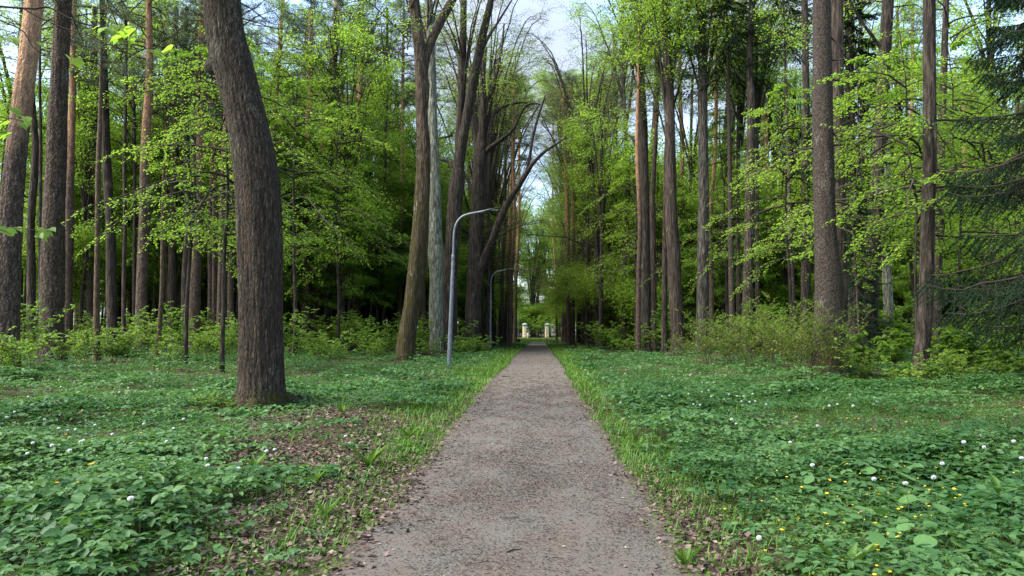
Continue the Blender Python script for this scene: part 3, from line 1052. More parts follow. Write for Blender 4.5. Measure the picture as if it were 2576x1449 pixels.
def photo_tree(name, label, cat, D, poly, mat, limbs=(), sides=14, disp=None, top=20, crown_kind='lime', group=None, step=.35, fl=.35, flh=.35, crown_z=None, crown_s=1.0, roots=0, crown_me=None, crown_off=None):
    x0 = W(poly[0][0], poly[0][1], D)[0]
    base = np.array([x0, D, float(H(x0, D))])
    t = thing(name, label, cat, base, group=group)
    pts, rr = px_trunk(poly, D, base, top, step)
    pts[0, 2] -= .15
    g = Geo()
    tube(g, pts, flare(pts, rr, fl, flh), sides, disp=disp or fbm_disp(sum(map(ord, label)) % 9999, .05, .9))
    r = np.random.default_rng(len(label) * 7 + int(D))
    for k in range(roots):
        a = k * 6.283 / roots + r.normal(0, .25)
        L = rr[0] * r.uniform(2.2, 3.4)
        u = np.linspace(0, 1, 6)
        rp = np.stack([math.cos(a) * L * u, math.sin(a) * L * u, 1.0 * rr[0] * (1 - u) ** 2 - .06 - .08 * u], -1)
        tube(g, rp, rr[0] * .45 * (1 - .75 * u), 8, disp=fbm_disp(k, .1, 3))
    tops = [pts[-1] * .75 + pts[len(pts) * 3 // 4] * .25]
    for lk, (ly, off) in enumerate(limbs):
        p2, r2 = px_trunk(ly, D, base, None, step, off)
        tube(g, p2, r2, 8, disp=fbm_disp(lk + 40, .05, .9))
        tops.append(p2[-1])
    link("trunk", g.mesh("trunk", [mat], True), t)
    if crown_me is not None:
        link("crown", crown_me, t, crown_off)
    elif crown_kind:
        cz = tops[0]
        if crown_kind in ('lime', 'ave') and D < 44: crown_kind = 'sparse'
        link("crown", tall_crown(crown_kind, int(D) % 3), t, (cz[0], cz[1], crown_z if crown_z else pts[-1, 2] - 3.5), r.uniform(0, 6.28), crown_s)
    PHOTO_TREES.append((base[0], base[1]))
    return t, base, tops


# foreground leaning lime
lime_poly = [(655, 1040, 122), (657, 960, 112), (655, 850, 106), (655, 750, 104), (655, 640, 106), (653, 540, 108), (650, 470, 110), (640, 400, 108), (622, 310, 100),
             (600, 220, 98), (580, 150, 100), (568, 90, 94), (561, 30, 92), (558, -60, 90), (552, -200, 84)]
photo_tree("lime_tree", "thick leaning tree with deeply furrowed bark, standing alone on the leaf litter by the path", "tree", 14.1, lime_poly, B_LIME, sides=150, step=.05,
           disp=furrow_disp(5, 30, .024, .035), top=15, fl=.30, flh=.22, roots=6, limbs=[([(562, 160, 80), (545, 166, 64), (530, 170, 44), (519, 174, 20)], .05)], crown_kind='lime')
photo_tree("pine_tree", "big leaning pine with an orange upper trunk, its base among bright leafy saplings", "tree", 21.5,
           [(12, 965, 70), (14, 850, 62), (18, 700, 58), (26, 560, 52), (38, 420, 48), (52, 300, 46), (66, 180, 44), (78, 80, 44), (86, 0, 42), (100, -140, 36)], B_PINE, sides=64, step=.08,
           disp=furrow_disp(8, 16, .02, .04), top=21, crown_kind='pine', fl=.2)
photo_tree("pine_tree", "straight thick pine with rough brown plated bark, second of the two big pines", "tree", 26.5,
           [(128, 915, 66), (130, 800, 58), (133, 650, 54), (138, 480, 48), (145, 300, 44), (152, 150, 40), (160, 0, 37), (168, -120, 34)],
           bark_mat("rough_pine_bark", (.022, .016, .012), (.125, .092, .066), (.16, .14, .11), .3, None, 0, 11, 3.0, 1.0, plates=True), sides=64, step=.09, disp=furrow_disp(9, 18, .022, .04), top=22, crown_kind='pine')
photo_tree("young_tree", "slim straight trunk with smooth brown bark at the edge of the litter clearing", "tree", 29,
           [(243, 935, 16), (243, 800, 15), (245, 650, 14), (247, 450, 13), (252, 300, 10), (255, 120, 6)], B_SAP, top=12, sides=10, crown_kind=None)
photo_tree("young_tree", "thin crooked sapling trunk between the slim brown trunk and the leaning furrowed tree", "tree", 29,
           [(392, 938, 12), (398, 860, 11), (407, 740, 11), (409, 600, 9), (412, 450, 7), (420, 330, 4)], B_SAP, top=9, sides=10, crown_kind=None)
photo_tree("lime_tree", "leaning tree covered in brown moss, forking high up, just behind the nearest lamp post", "tree", 34,
           [(1018, 914, 46), (1024, 850, 44), (1038, 760, 42), (1050, 650, 44), (1058, 560, 40), (1064, 450, 36), (1066, 370, 34), (1062, 290, 30), (1063, 220, 34), (1056, 130, 30), (1046, 50, 28), (1036, -40, 25), (1020, -160, 20)], B_MOSSY,
           limbs=[([(1064, 190, 26), (1072, 140, 26), (1088, 95, 25), (1110, 50, 24), (1138, 0, 22), (1170, -70, 18), (1190, -150, 12)], 1.5)], sides=32, step=.12, disp=furrow_disp(12, 16, .015, .06), top=19, crown_kind='ave', crown_z=17.5)
photo_tree("lime_tree", "tall pale grey lichen-covered trunk with a burl, next to the mossy leaning one", "tree", 44,
           [(1097, 890, 36), (1097, 800, 34), (1098, 700, 35), (1096, 640, 42), (1095, 600, 35), (1094, 500, 30), (1091, 400, 27), (1087, 250, 24), (1084, 100, 22), (1078, 0, 20), (1074, -100, 16)], B_PALE, sides=28, step=.16, disp=furrow_disp(13, 14, .012, .06), top=23, crown_kind='ave', crown_z=22)
photo_tree("lime_tree", "dark trunk split into two upright stems, rising right behind the nearest lamp post", "tree", 47,
           [(1128, 880, 46), (1130, 780, 40), (1134, 650, 36), (1143, 540, 36), (1150, 460, 38), (1154, 400, 26), (1158, 300, 20), (1163, 180, 20), (1165, 60, 18), (1168, -60, 14)], B_DARK,
           limbs=[([(1152, 440, 28), (1162, 370, 26), (1172, 310, 25), (1185, 240, 25), (1200, 160, 24), (1214, 90, 22), (1228, 30, 18), (1245, -50, 12)], -1.5),
                  ([(1205, 150, 10), (1225, 100, 9), (1250, 60, 7), (1275, 20, 5), (1300, -20, 3)], 1.0),
                  ([(1140, 420, 10), (1128, 405, 9), (1112, 402, 7), (1098, 398, 4)], .6), ([(1136, 340, 8), (1120, 345, 6), (1100, 348, 4)], .6)], sides=24, step=.18, disp=furrow_disp(14, 14, .014, .06), top=24, crown_kind='ave', crown_z=21)
photo_tree("lime_tree", "dark many-limbed tree with one long limb leaning out over the path", "tree", 53,
           [(1186, 868, 44), (1190, 780, 38), (1194, 680, 36), (1199, 560, 35), (1204, 450, 32), (1208, 390, 32), (1212, 340, 22), (1216, 270, 20), (1214, 200, 14), (1222, 120, 10)], B_DARK,
           limbs=[([(1196, 770, 26), (1206, 690, 24), (1222, 640, 21), (1238, 605, 20), (1252, 565, 19), (1275, 515, 17), (1300, 475, 15), (1322, 440, 13), (1342, 410, 10), (1370, 382, 8), (1400, 362, 6), (1425, 345, 3)], -2.5),
                  ([(1205, 400, 16), (1196, 350, 14), (1186, 290, 11), (1180, 230, 9), (1186, 160, 6)], 1.5),
                  ([(1214, 390, 14), (1235, 370, 13), (1262, 350, 10), (1290, 325, 8), (1320, 270, 6), (1345, 260, 5), (1365, 265, 3)], -1.5),
                  ([(1212, 340, 14), (1232, 300, 12), (1248, 280, 10), (1275, 265, 8), (1310, 258, 6), (1345, 262, 3)], 1.0),
                  ([(1214, 270, 11), (1235, 230, 10), (1250, 180, 9), (1262, 120, 7), (1268, 60, 4)], .5),
                  ([(1322, 440, 8), (1332, 400, 8), (1340, 350, 7), (1352, 300, 6), (1372, 240, 4)], .5),
                  ([(1190, 480, 9), (1180, 460, 8), (1172, 440, 7), (1165, 428, 4)], .5)], sides=24, step=.2, disp=furrow_disp(15, 14, .014, .06), top=22, crown_kind='ave', crown_z=19)

# right of the path
photo_tree("lime_tree", "slender dark trunk nearest the path on its flowery side, with a crooked foot", "tree", 60, [(1512, 874, 14), (1510, 830, 11), (1512, 760, 11), (1514, 600, 10), (1514, 430, 9), (1512, 300, 7)], B_DARK, top=19, sides=10, crown_kind='lime')
photo_tree("lime_tree", "slim dark trunk that bends slightly halfway, second from the path among the herbs", "tree", 61, [(1573, 870, 15), (1570, 800, 13), (1570, 680, 13), (1576, 560, 12), (1580, 450, 11), (1572, 300, 10), (1565, 150, 9), (1566, 0, 7)], B_BROWN, top=26, sides=10,
           limbs=[([(1575, 560, 8), (1560, 520, 7), (1540, 490, 5), (1520, 485, 3)], .5), ([(1572, 330, 8), (1586, 250, 7), (1594, 150, 6), (1598, 60, 4)], .5)])
photo_tree("lime_tree", "grey-blotched trunk standing behind the two slender dark trunks", "tree", 72, [(1551, 850, 22), (1551, 750, 20), (1550, 600, 18), (1549, 420, 16), (1546, 250, 12), (1545, 100, 9)], B_GREY, top=28, sides=12)
photo_tree("lime_tree", "dark straight trunk paired closely with a thinner one at its side", "tree", 50,
           [(1622, 880, 32), (1622, 800, 29), (1623, 700, 28), (1622, 560, 26), (1620, 450, 24), (1618, 330, 22), (1613, 180, 18), (1608, 40, 15), (1605, -80, 12)], B_DARK, sides=18, top=24,
           limbs=[([(1612, 80, 8), (1600, 90, 7), (1590, 110, 5)], .4), ([(1622, 400, 9), (1606, 380, 8), (1592, 350, 6), (1582, 340, 3)], .5), ([(1614, 80, 9), (1650, 78, 8), (1674, 82, 6)], .5)])
photo_tree("lime_tree", "thinner companion trunk pressed against the dark straight one", "tree", 52, [(1644, 872, 20), (1643, 760, 18), (1642, 600, 16), (1642, 480, 13), (1650, 350, 10)], B_BROWN, top=17, sides=12, crown_kind=None)
photo_tree("pine_tree", "reddish pine stem showing between the dark straight trunk and the leaning brown trunk", "tree", 62, [(1648, 860, 18), (1646, 700, 17), (1644, 480, 17), (1640, 400, 17), (1650, 280, 16), (1654, 150, 13), (1650, 0, 9)],
           bark_mat("reddish_pine_bark", (.04, .025, .019), (.15, .085, .06), None, 0, None, 0, 9, 2.4, .6, plates=True), top=30, crown_kind='pine', sides=12)
photo_tree("lime_tree", "brown furrowed trunk leaning slightly, standing at the edge of the white-flowered herbs", "tree", 45,
           [(1708, 898, 38), (1705, 840, 34), (1700, 740, 33), (1694, 640, 32), (1689, 540, 30), (1687, 420, 27), (1684, 280, 25), (1679, 140, 23), (1672, 0, 22), (1668, -100, 18)], B_BROWN, sides=24, step=.18, top=24, disp=furrow_disp(16, 14, .012, .05))
photo_tree("lime_tree", "tall grey-sided trunk rising out of the big leafy shrub thicket", "tree", 45, [(1765, 892, 34), (1767, 780, 30), (1768, 650, 28), (1770, 500, 26), (1768, 300, 24), (1767, 120, 22), (1766, 0, 21), (1766, -100, 18)], B_GREY, sides=24, step=.18, top=24, disp=furrow_disp(17, 14, .010, .04))
photo_tree("lime_tree", "leaning double stem half hidden by foliage behind the shrub thicket", "tree", 60, [(1815, 850, 22), (1817, 700, 20), (1820, 560, 19), (1830, 420, 18), (1839, 300, 18), (1850, 170, 17), (1872, 0, 15)], B_DARK, top=30, sides=12,
           limbs=[([(1818, 650, 13), (1815, 500, 12), (1822, 350, 11), (1830, 250, 9), (1834, 120, 7)], .6)])
photo_tree("lime_tree", "blackish straight trunk with a kink near the top, behind the shrub thicket", "tree", 43, [(1879, 900, 28), (1881, 750, 26), (1884, 600, 24), (1888, 430, 22), (1890, 300, 20), (1886, 150, 16), (1892, 0, 16), (1896, -100, 13)], B_DARK, sides=16, top=23)
photo_tree("pine_tree", "pink-barked pine with smooth flaking stem seen between two black trunks", "tree", 62, [(1936, 850, 15), (1935, 720, 15), (1932, 550, 13), (1928, 400, 13), (1922, 250, 11), (1916, 120, 8)],
           bark_mat("pink_pine_bark", (.10, .055, .04), (.34, .20, .14), None, 0, None, 0, 8, 2.0, .4, plates=True), top=29, crown_kind='pine', sides=12)
photo_tree("lime_tree", "dark forked tree with branching pinkish limbs behind the shrub thicket", "tree", 64, [(1952, 850, 20), (1950, 700, 18), (1949, 560, 17), (1948, 470, 15), (1946, 390, 12), (1938, 300, 10), (1934, 200, 8)], B_BROWN, top=28, sides=12,
           limbs=[([(1950, 490, 10), (1965, 465, 9), (1980, 440, 7), (1992, 400, 5)], .5), ([(1948, 440, 10), (1958, 360, 9), (1968, 280, 8), (1976, 200, 6)], .5), ([(1948, 460, 8), (1932, 420, 7), (1918, 380, 4)], .5)])
photo_tree("lime_tree", "straight black trunk immediately beside the broad scaly trunk", "tree", 38, [(2028, 905, 28), (2027, 780, 24), (2027, 600, 22), (2027, 400, 20), (2027, 200, 17), (2024, 0, 15), (2022, -80, 13)], B_DARK, sides=16, top=20, crown_kind='lime')
_sp = [(2092, 958, 92), (2088, 900, 78), (2087, 850, 72), (2085, 780, 66), (2084, 700, 62), (2077, 600, 54), (2073, 500, 51), (2070, 350, 48), (2069, 200, 46), (2068, 60, 44), (2067, -60, 42), (2066, -200, 38)]
photo_tree("spruce_tree", "broadest trunk right of the path, scaly grey bark and gnarled mossy roots", "tree", 22.6, _sp, B_SPRUCE, sides=72, step=.07, disp=furrow_disp(22, 9, .010, .035), top=17, fl=.30, flh=.5, roots=7, crown_kind=None,
           limbs=[([(2090, 95, 5), (2108, 110, 4), (2126, 130, 2)], -.3), ([(2092, 152, 4), (2112, 150, 3), (2122, 148, 2)], -.3), ([(2093, 200, 5), (2115, 205, 4), (2140, 210, 2)], .3), ([(2094, 366, 4), (2120, 366, 3), (2142, 366, 2)], -.2), ([(2046, 372, 5), (2010, 378, 3), (1985, 390, 2)], .3), ([(2094, 330, 4), (2106, 350, 3), (2112, 366, 2)], -.2)])
photo_tree("lime_tree", "tall ridged brown trunk right behind the broad scaly one", "tree", 27, [(2112, 925, 42), (2112, 800, 38), (2111, 650, 36), (2108, 450, 34), (2106, 250, 32), (2105, 60, 30), (2104, -100, 26)], B_BROWN, sides=28, step=.12, disp=furrow_disp(23, 16, .012, .04), top=17, crown_kind='lime', crown_z=17)
photo_tree("lime_tree", "dim trunk third in the tight cluster with the broad scaly one", "tree", 34, [(2140, 890, 26), (2140, 700, 25), (2138, 450, 24), (2138, 250, 22), (2137, 60, 21), (2136, -60, 18)], B_GREY, top=19, sides=14, crown_kind='lime')
photo_tree("lime_tree", "dark furrowed trunk rising among the dark spruce boughs", "tree", 31, [(2188, 910, 36), (2190, 800, 34), (2196, 650, 32), (2204, 500, 31), (2212, 350, 30), (2222, 200, 29), (2231, 60, 28), (2238, -80, 26)], B_DARK, sides=20, step=.15, top=19, disp=furrow_disp(24, 12, .012, .05), crown_kind='lime', crown_z=18,
           limbs=[([(2215, 120, 9), (2190, 85, 8), (2165, 50, 7), (2145, 15, 6), (2130, -20, 4)], -.6)])
photo_tree("lime_tree", "pale grey slim trunk standing among saplings beside the dark spruce boughs", "tree", 38, [(2236, 885, 25), (2234, 760, 23), (2228, 620, 21), (2228, 450, 20), (2230, 300, 18), (2233, 100, 16)], B_PALE, top=18, sides=14, crown_kind=None)
photo_tree("lime_tree", "dark solitary trunk with a hollow knot, its foot in low leafy saplings", "tree", 20.3, [(2312, 985, 36), (2318, 900, 34), (2326, 800, 33), (2331, 700, 33), (2334, 560, 32), (2338, 400, 31), (2339, 250, 29), (2338, 100, 28), (2337, 0, 27), (2336, -120, 24)], B_DARK, sides=36, step=.1, disp=furrow_disp(25, 14, .010, .05), top=14, crown_kind='lime', crown_z=13.5, crown_s=.8)
photo_tree("lime_tree", "thin dark trunk just behind the solitary knotted one", "tree", 27, [(2356, 925, 20), (2358, 800, 19), (2361, 650, 18), (2366, 450, 17), (2372, 250, 16), (2378, 60, 14), (2382, -60, 12)], B_BROWN, top=17, sides=12, crown_kind='lime', crown_s=.8)

# pines rising above the young leaves on the left
photo_tree("pine_tree", "tall pine with glowing orange stem and the largest blue-green crown against the sky", "tree", 58, [(889, 872, 24), (893, 760, 22), (899, 600, 19), (903, 450, 16), (906, 300, 14), (906, 200, 13), (908, 120, 11), (912, 40, 8), (914, -20, 5)], B_PINE_FAR, sides=14, top=28, crown_me=pine_crown(31, -7, 6.5, 3.9, 60), crown_off=(.8, 0, 23.0),
           limbs=[([(906, 245, 7), (885, 244, 6), (862, 246, 4)], .5), ([(906, 195, 6), (870, 188, 5), (838, 190, 3)], .5)])
photo_tree("pine_tree", "long-stemmed pine whose orange trunk leans towards the path through the foliage", "tree", 54, [(790, 880, 22), (794, 720, 20), (800, 560, 18), (808, 420, 16), (820, 280, 15), (834, 150, 13), (844, 40, 12), (852, -60, 9)], B_PINE_FAR, sides=14, top=31, crown_me=pine_crown(32, -4, 5, 3.4, 46), crown_off=(2.2, 0, 27.5))
photo_tree("pine_tree", "slim orange pine stem passing behind the crown of the leaning furrowed tree", "tree", 50, [(676, 880, 16), (680, 700, 14), (686, 480, 12), (692, 300, 11), (702, 140, 10), (712, 0, 9)], B_PINE_FAR, sides=12, top=27, crown_kind='pine')
photo_tree("pine_tree", "pine with a thin grey upper stem left of the glowing orange ones", "tree", 66, [(745, 860, 18), (748, 650, 15), (756, 400, 12), (766, 200, 10), (772, 60, 8)], B_PINE_FAR, sides=12, top=31, crown_kind='pine')
photo_tree("pine_tree", "farther pine half hidden behind the largest blue-green pine crown", "tree", 72, [(940, 855, 16), (938, 650, 14), (932, 450, 12), (928, 300, 11), (930, 160, 8)], B_PINE_FAR, sides=12, top=29, crown_kind='pine', crown_s=1.25)
photo_tree("pine_tree", "low blue-green pine at the edge of the open sky, beyond the other pines", "tree", 84, [(985, 850, 13), (986, 600, 11), (990, 400, 9), (992, 300, 7)], B_PINE_FAR, sides=10, top=27, crown_kind='pine', crown_s=1.15)

# ---- rows of trunks in the shade, each a tree -------------------------------------------
def row(data, label, group, dmin, dmax, seed, tops=(17, 24)):
    r = np.random.default_rng(seed)
    for k, (x, w, lean) in enumerate(data):
        D = r.uniform(dmin, dmax)
        if w > 20: D = dmin + (D - dmin) * .4
        yb = 832 + 1.6 * FV / D
        top = r.uniform(*tops)
        yt = 832 - (top - 1.6) * FV / D
        q = r.normal(0, 3, 3)
        poly = [(x - lean * .2, yb, w * 1.08), (x, 700, w), (x + lean * .3 + q[0], 560, w * .95), (x + lean * .7 + q[1], 380, w * .85), (x + lean + q[2], 200, w * .72)]
        if yt < 150: poly.append((x + lean * 1.25, 20, w * .55))
        pine = r.random() < .35
        m = B_PINE_FAR if pine else (B_BROWN if r.random() < .45 else B_DARK)
        photo_tree("pine_tree" if pine else "lime_tree", label[1 if pine else 0], "tree", D, poly, m, sides=12, top=top, group=group, crown_kind='pine' if pine else 'lime', step=.6, crown_s=r.uniform(.8, 1.1))


LEFT = [(50, 14, 4), (79, 20, 2), (102, 9, 0), (171, 22, 12), (197, 17, 8), (215, 9, 2), (231, 24, 6), (280, 24, -18), (300, 14, 26), (312, 10, 4), (328, 13, 6), (338, 9, 0), (357, 27, 14),
        (375, 9, 0), (398, 13, 2), (420, 8, 0), (434, 22, 8), (455, 13, 4), (467, 19, 2), (492, 27, 14), (510, 11, 6), (528, 10, 10), (541, 15, 6), (554, 13, 18), (566, 12, 8), (580, 17, 2), (592, 9, 0)]
row(LEFT, ("dark straight trunk in the shaded row between the big pines and the furrowed tree", "plate-barked pine trunk in the shaded row between the big pines and the furrowed tree"), "shaded row of trunks beyond the litter clearing", 36, 60, 61)
LEFT2 = [(722, 10, 4), (735, 12, 6), (752, 9, 0), (770, 19, 10), (810, 15, 6), (822, 13, 16), (846, 13, 4), (857, 11, 0), (879, 14, 12), (902, 12, 2), (918, 9, 8), (942, 14, 26), (958, 9, 0), (966, 11, 6), (980, 9, 2), (995, 13, 4), (1006, 11, 8), (1064, 13, 4), (1074, 10, 4)]
row(LEFT2, ("dark trunk in the shade between the furrowed leaning tree and the mossy leaning one", "pine trunk in the wood between the furrowed leaning tree and the mossy leaning one"), "trunks between the furrowed and the mossy leaning trees", 48, 80, 62, (20, 28))
LEFT3 = [(1160, 12, 4), (1174, 10, 2), (1222, 15, 10), (1233, 11, 4), (1246, 7, 2), (1257, 6, 3), (1264, 7, 8), (1278, 12, 14), (1286, 9, 10), (1298, 8, 12)]
row(LEFT3, ("dark avenue trunk on the lamp post side of the path", "pine trunk on the lamp post side of the path"), "trunks lining the lamp post side of the path", 66, 120, 63, (20, 26))
RIGHT = [(1398, 5, -12), (1415, 10, -8), (1422, 7, -4), (1429, 11, -10), (1441, 10, -4), (1461, 11, -4), (1471, 9, 2), (1479, 10, 0), (1494, 7, 0), (1502, 7, 0), (1526, 9, 2)]
row(RIGHT, ("dark avenue trunk on the flowery side near the end of the path", "pine trunk on the flowery side near the end of the path"), "trunks lining the flowery side of the path", 76, 120, 64, (20, 27))
RIGHT2 = [(1606, 12, 2), (1672, 14, 4), (1716, 13, -2), (1737, 9, 2), (1790, 12, 4), (1840, 10, 6), (1858, 12, 2), (1905, 10, 0), (1921, 9, 2), (1978, 10, 6), (1998, 12, 0), (2052, 14, 4), (2162, 14, 2), (2172, 9, 2), (2252, 12, 4), (2276, 9, 4), (2293, 11, 2), (2392, 12, 10), (2420, 16, 6), (2446, 14, 4), (2480, 18, 6), (2520, 15, 4), (2560, 14, 3)]
row(RIGHT2, ("shaded trunk deep in the wood on the flowery side of the path", "pine trunk deep in the wood on the flowery side of the path"), "trunks deep in the wood on the flowery side", 46, 80, 65, (20, 28))

# ---- young understorey trees with layered sprays: few models, many copies ------------------
def young(seed, h, r0, z0, Rm, nb, nt_, nl, leafL, mats, tmpl=QUAD, **k):
    tm, ax = trunk_mesh(seed, h, r0, sides=7)
    return tm, crown(seed + 1, z0, h - .3, Rm, nb, nt_, nl, leafL, tmpl, mats=mats, cx=lambda z: ax(z), **k)


MIDS = [young(100 + i, h, .085, z0, R_, int(nb * 1.25), 16, 20, .115, [[LEAF_LIME, TWIG], [LEAF_DEEP, TWIG], [LEAF_LIME, TWIG]][i % 3], thick=.07, jit=1.5)
        for i, (h, z0, R_, nb) in enumerate([(12, 3.5, 2.6, 54), (14, 5, 3.0, 60), (10, 2.5, 2.4, 48), (15, 6, 3.0, 60), (9, 1.6, 2.5, 50), (13, 4, 2.8, 56)])]
FARS = [young(200 + i, h, .12, z0, R_, int(nb * 1.3), 15, 13, .20, [[LEAF_LIME, TWIG], [LEAF_DEEP, TWIG], [LEAF_AVE, TWIG]][i % 3], thick=.25, jit=1.6)
        for i, (h, z0, R_, nb) in enumerate([(20, 7, 3.8, 60), (24, 9, 4.2, 66), (17, 3, 3.8, 62), (13, 1.2, 3.6, 58)])]
def vase_tree(seed, h, r0, zf, R_, nlimb, nsec, ntw, nl, leafL, mats, low=0, thick=.2):
    return trunk_mesh(seed, zf + .35 * (h - zf), r0, r0 * .4, sides=10)[0], vase_crown(seed + 1, zf, h, R_, nlimb, nsec, ntw, nl, leafL, mats, r0=r0 * .5, low=low, thick=thick)


AVES = [vase_tree(300 + i * 5, h, .26, zf, R_, 9, 11, 8, 15, .13, [LEAF_AVE, TWIG], low=11) for i, (h, zf, R_) in enumerate([(24, 7, 6.0), (22, 6, 5.6), (26, 8, 6.2)])]
AIRY = [vase_tree(350 + i * 5, h, .24, zf, R_, 10, 13, 9, 7, .095, [LEAF_BUD, TWIG], low=3) for i, (h, zf, R_) in enumerate([(31, 9, 7.6), (29, 8, 7.2)])]
FARV = [vase_tree(380 + i * 5, h, .2, zf, R_, 9, 10, 8, 13, .19, [[LEAF_LIME, TWIG], [LEAF_DEEP, TWIG]][i % 2], low=7, thick=.25) for i, (h, zf, R_) in enumerate([(22, 7, 5.0), (19, 5, 4.6), (16, 3.5, 4.4), (25, 8, 5.2)])]


def copy_young(model, name, label, group, x, y, r, s):
    t = thing(name, label, "tree", (x, y, float(H(x, y))), r.uniform(0, 6.283), group, s)
    link("trunk", model[0], t); link("crown", model[1], t)
    return t


def zone(models, name, label, group, n, x0, x1, y0, y1, seed, gap=2.4, s=(.85, 1.2), cond=None):
    r = np.random.default_rng(seed)
    got = []; tries = 0
    while len(got) < n and tries < 6000:
        tries += 1
        y = math.sqrt(r.uniform(y0 ** 2, y1 ** 2)); x = r.uniform(x0, x1)
        if abs(x + .03 * y) > .78 * y + 3: continue
        if cond and not cond(x, y): continue
        if any((x - a) ** 2 + (y - b) ** 2 < gap * gap for a, b in got): continue
        got.append((x, y))
        copy_young(models[r.integers(len(models))], name, label, group, x, y, r, r.uniform(*s))
    return got


zone([MIDS[1], MIDS[3], MIDS[0]], "young_lime", "young tree with layered bright leaves above the shaded row of trunks", "young trees among the shaded row of trunks", 46, -40, -8.5, 46, 74, 1, 2.4, cond=lambda x, y: x < -8 - .06 * y)
zone([MIDS[0], MIDS[2], MIDS[5], MIDS[3]], "young_lime", "young leafy tree between the furrowed leaning tree and the mossy one", "young trees around the far pines", 40, -26, -6.5, 60, 84, 2, 2.6, cond=lambda x, y: x > -.42 * y and x < -.14 * y)
zone([MIDS[0], MIDS[2], MIDS[4], MIDS[5], FARV[2]], "young_lime", "young leafy tree in the thick wood on the flowery side of the path", "young trees in the wood on the flowery side", 84, 6, 56, 56, 84, 3, 2.6, cond=lambda x, y: x > 4.5 + .05 * y)
zone([FARV[0], FARV[1], FARV[3], FARS[2]], "broadleaf_tree", "distant leafy tree deep in the wood on the lamp post side", "distant trees on the lamp post side", 24, -75, -7, 66, 112, 4, 4.5, cond=lambda x, y: x > -.60 * y and x < -7)
zone([FARV[0], FARV[1], FARV[2], FARV[3], FARS[2], FARS[3]], "broadleaf_tree", "distant leafy tree deep in the wood on the flowery side", "distant trees on the flowery side", 74, 8, 90, 66, 122, 5, 4.5, cond=lambda x, y: x > 7)
zone([FARS[3], FARV[2], FARV[1], FARV[3]], "broadleaf_tree", "sunlit leafy tree beyond the fence at the end of the path", "trees beyond the fence", 26, -26, 30, 144, 190, 6, 3.6, s=(1.15, 1.6))
zone(AVES, "avenue_lime", "leafy avenue tree lining the lamp post side of the path", "avenue trees on the lamp post side", 7, -10, -6.2, 84, 130, 7, 5.0, cond=lambda x, y: True)
zone(AIRY, "avenue_lime", "tall airy avenue tree on the lamp post side, its twigs fine against the sky", "airy avenue trees on the lamp post side", 9, -6.2, -4.4, 64, 126, 9, 6.0, s=(1.0, 1.2))
zone(AIRY, "avenue_lime", "tall airy avenue tree on the flowery side, its twigs fine against the sky", "airy avenue trees on the flowery side", 10, 4.2, 6.0, 68, 128, 10, 5.5, s=(1.0, 1.2))
zone(AVES, "avenue_lime", "leafy avenue tree lining the flowery side of the path", "avenue trees on the flowery side", 13, 4.4, 9.5, 62, 124, 8, 5.0)

zone([FARV[0], FARV[3], FARS[2], MIDS[5]], "broadleaf_tree", "leafy tree filling the wood far behind the two big pines", "trees far behind the two big pines", 15, -62, -18, 50, 92, 12, 4.0, cond=lambda x, y: x < -.42 * y)
zone([FARV[0], FARV[1], FARS[2], MIDS[5]], "broadleaf_tree", "leafy tree filling the wood far behind the near spruce", "trees far behind the near spruce", 24, 16, 66, 44, 90, 13, 4.0, cond=lambda x, y: x > .44 * y)

VMID = [vase_tree(420 + i * 5, h, .13, zf, R_, 9, 10, 9, 16, .125, [[LEAF_LIME, TWIG], [LEAF_DEEP, TWIG]][i % 2], low=8, thick=.15) for i, (h, zf, R_) in enumerate([(19, 7, 4.2), (16, 6, 3.8), (21, 8, 4.4)])]
GLOW = [vase_tree(460 + i * 5, h, .2, 5, R_, 9, 9, 8, 9, .22, [LEAF_LIME, TWIG], low=12, thick=.3) for i, (h, R_) in enumerate([(33, 6.5), (28, 6.0)])]
zone(GLOW, "broadleaf_tree", "tall pale green tree closing the view straight beyond the fence", "tall trees closing the view beyond the fence", 12, -13, 15, 150, 178, 17, 4.5, s=(.95, 1.15))
zone(VMID, "broadleaf_tree", "full-crowned young lime closing the canopy above the shaded row of trunks", "full-crowned limes above the shaded row", 22, -40, -10, 44, 68, 14, 4.2, cond=lambda x, y: x < -.24 * y)
zone(VMID, "broadleaf_tree", "full-crowned young lime in front of the orange pine stems", "full-crowned limes by the orange pines", 13, -24, -7, 56, 80, 15, 4.2, cond=lambda x, y: -.40 * y < x < -.15 * y)
zone(VMID, "broadleaf_tree", "full-crowned young lime behind the trunks on the flowery side", "full-crowned limes on the flowery side", 26, 7, 50, 56, 88, 16, 4.2, cond=lambda x, y: .10 * y < x)
r_ = np.random.default_rng(21)
for k, (x, y, s, lab) in enumerate([(-4.5, 63, 1.10, "tall budding tree behind the long leaning limb, fine twigs filling the sky"), (-4.8, 75, 1.15, "tall budding tree next behind it on the lamp post side, crown spread against the sky"),
                                    (4.6, 67, 1.12, "tall budding tree on the flowery side whose fine twigs reach over the path"), (5.0, 79, 1.15, "tall budding tree farther along the flowery side, twigs meeting over the path")]):
    copy_young(AIRY[k % 2], "avenue_lime", lab, None, x, y, r_, s)

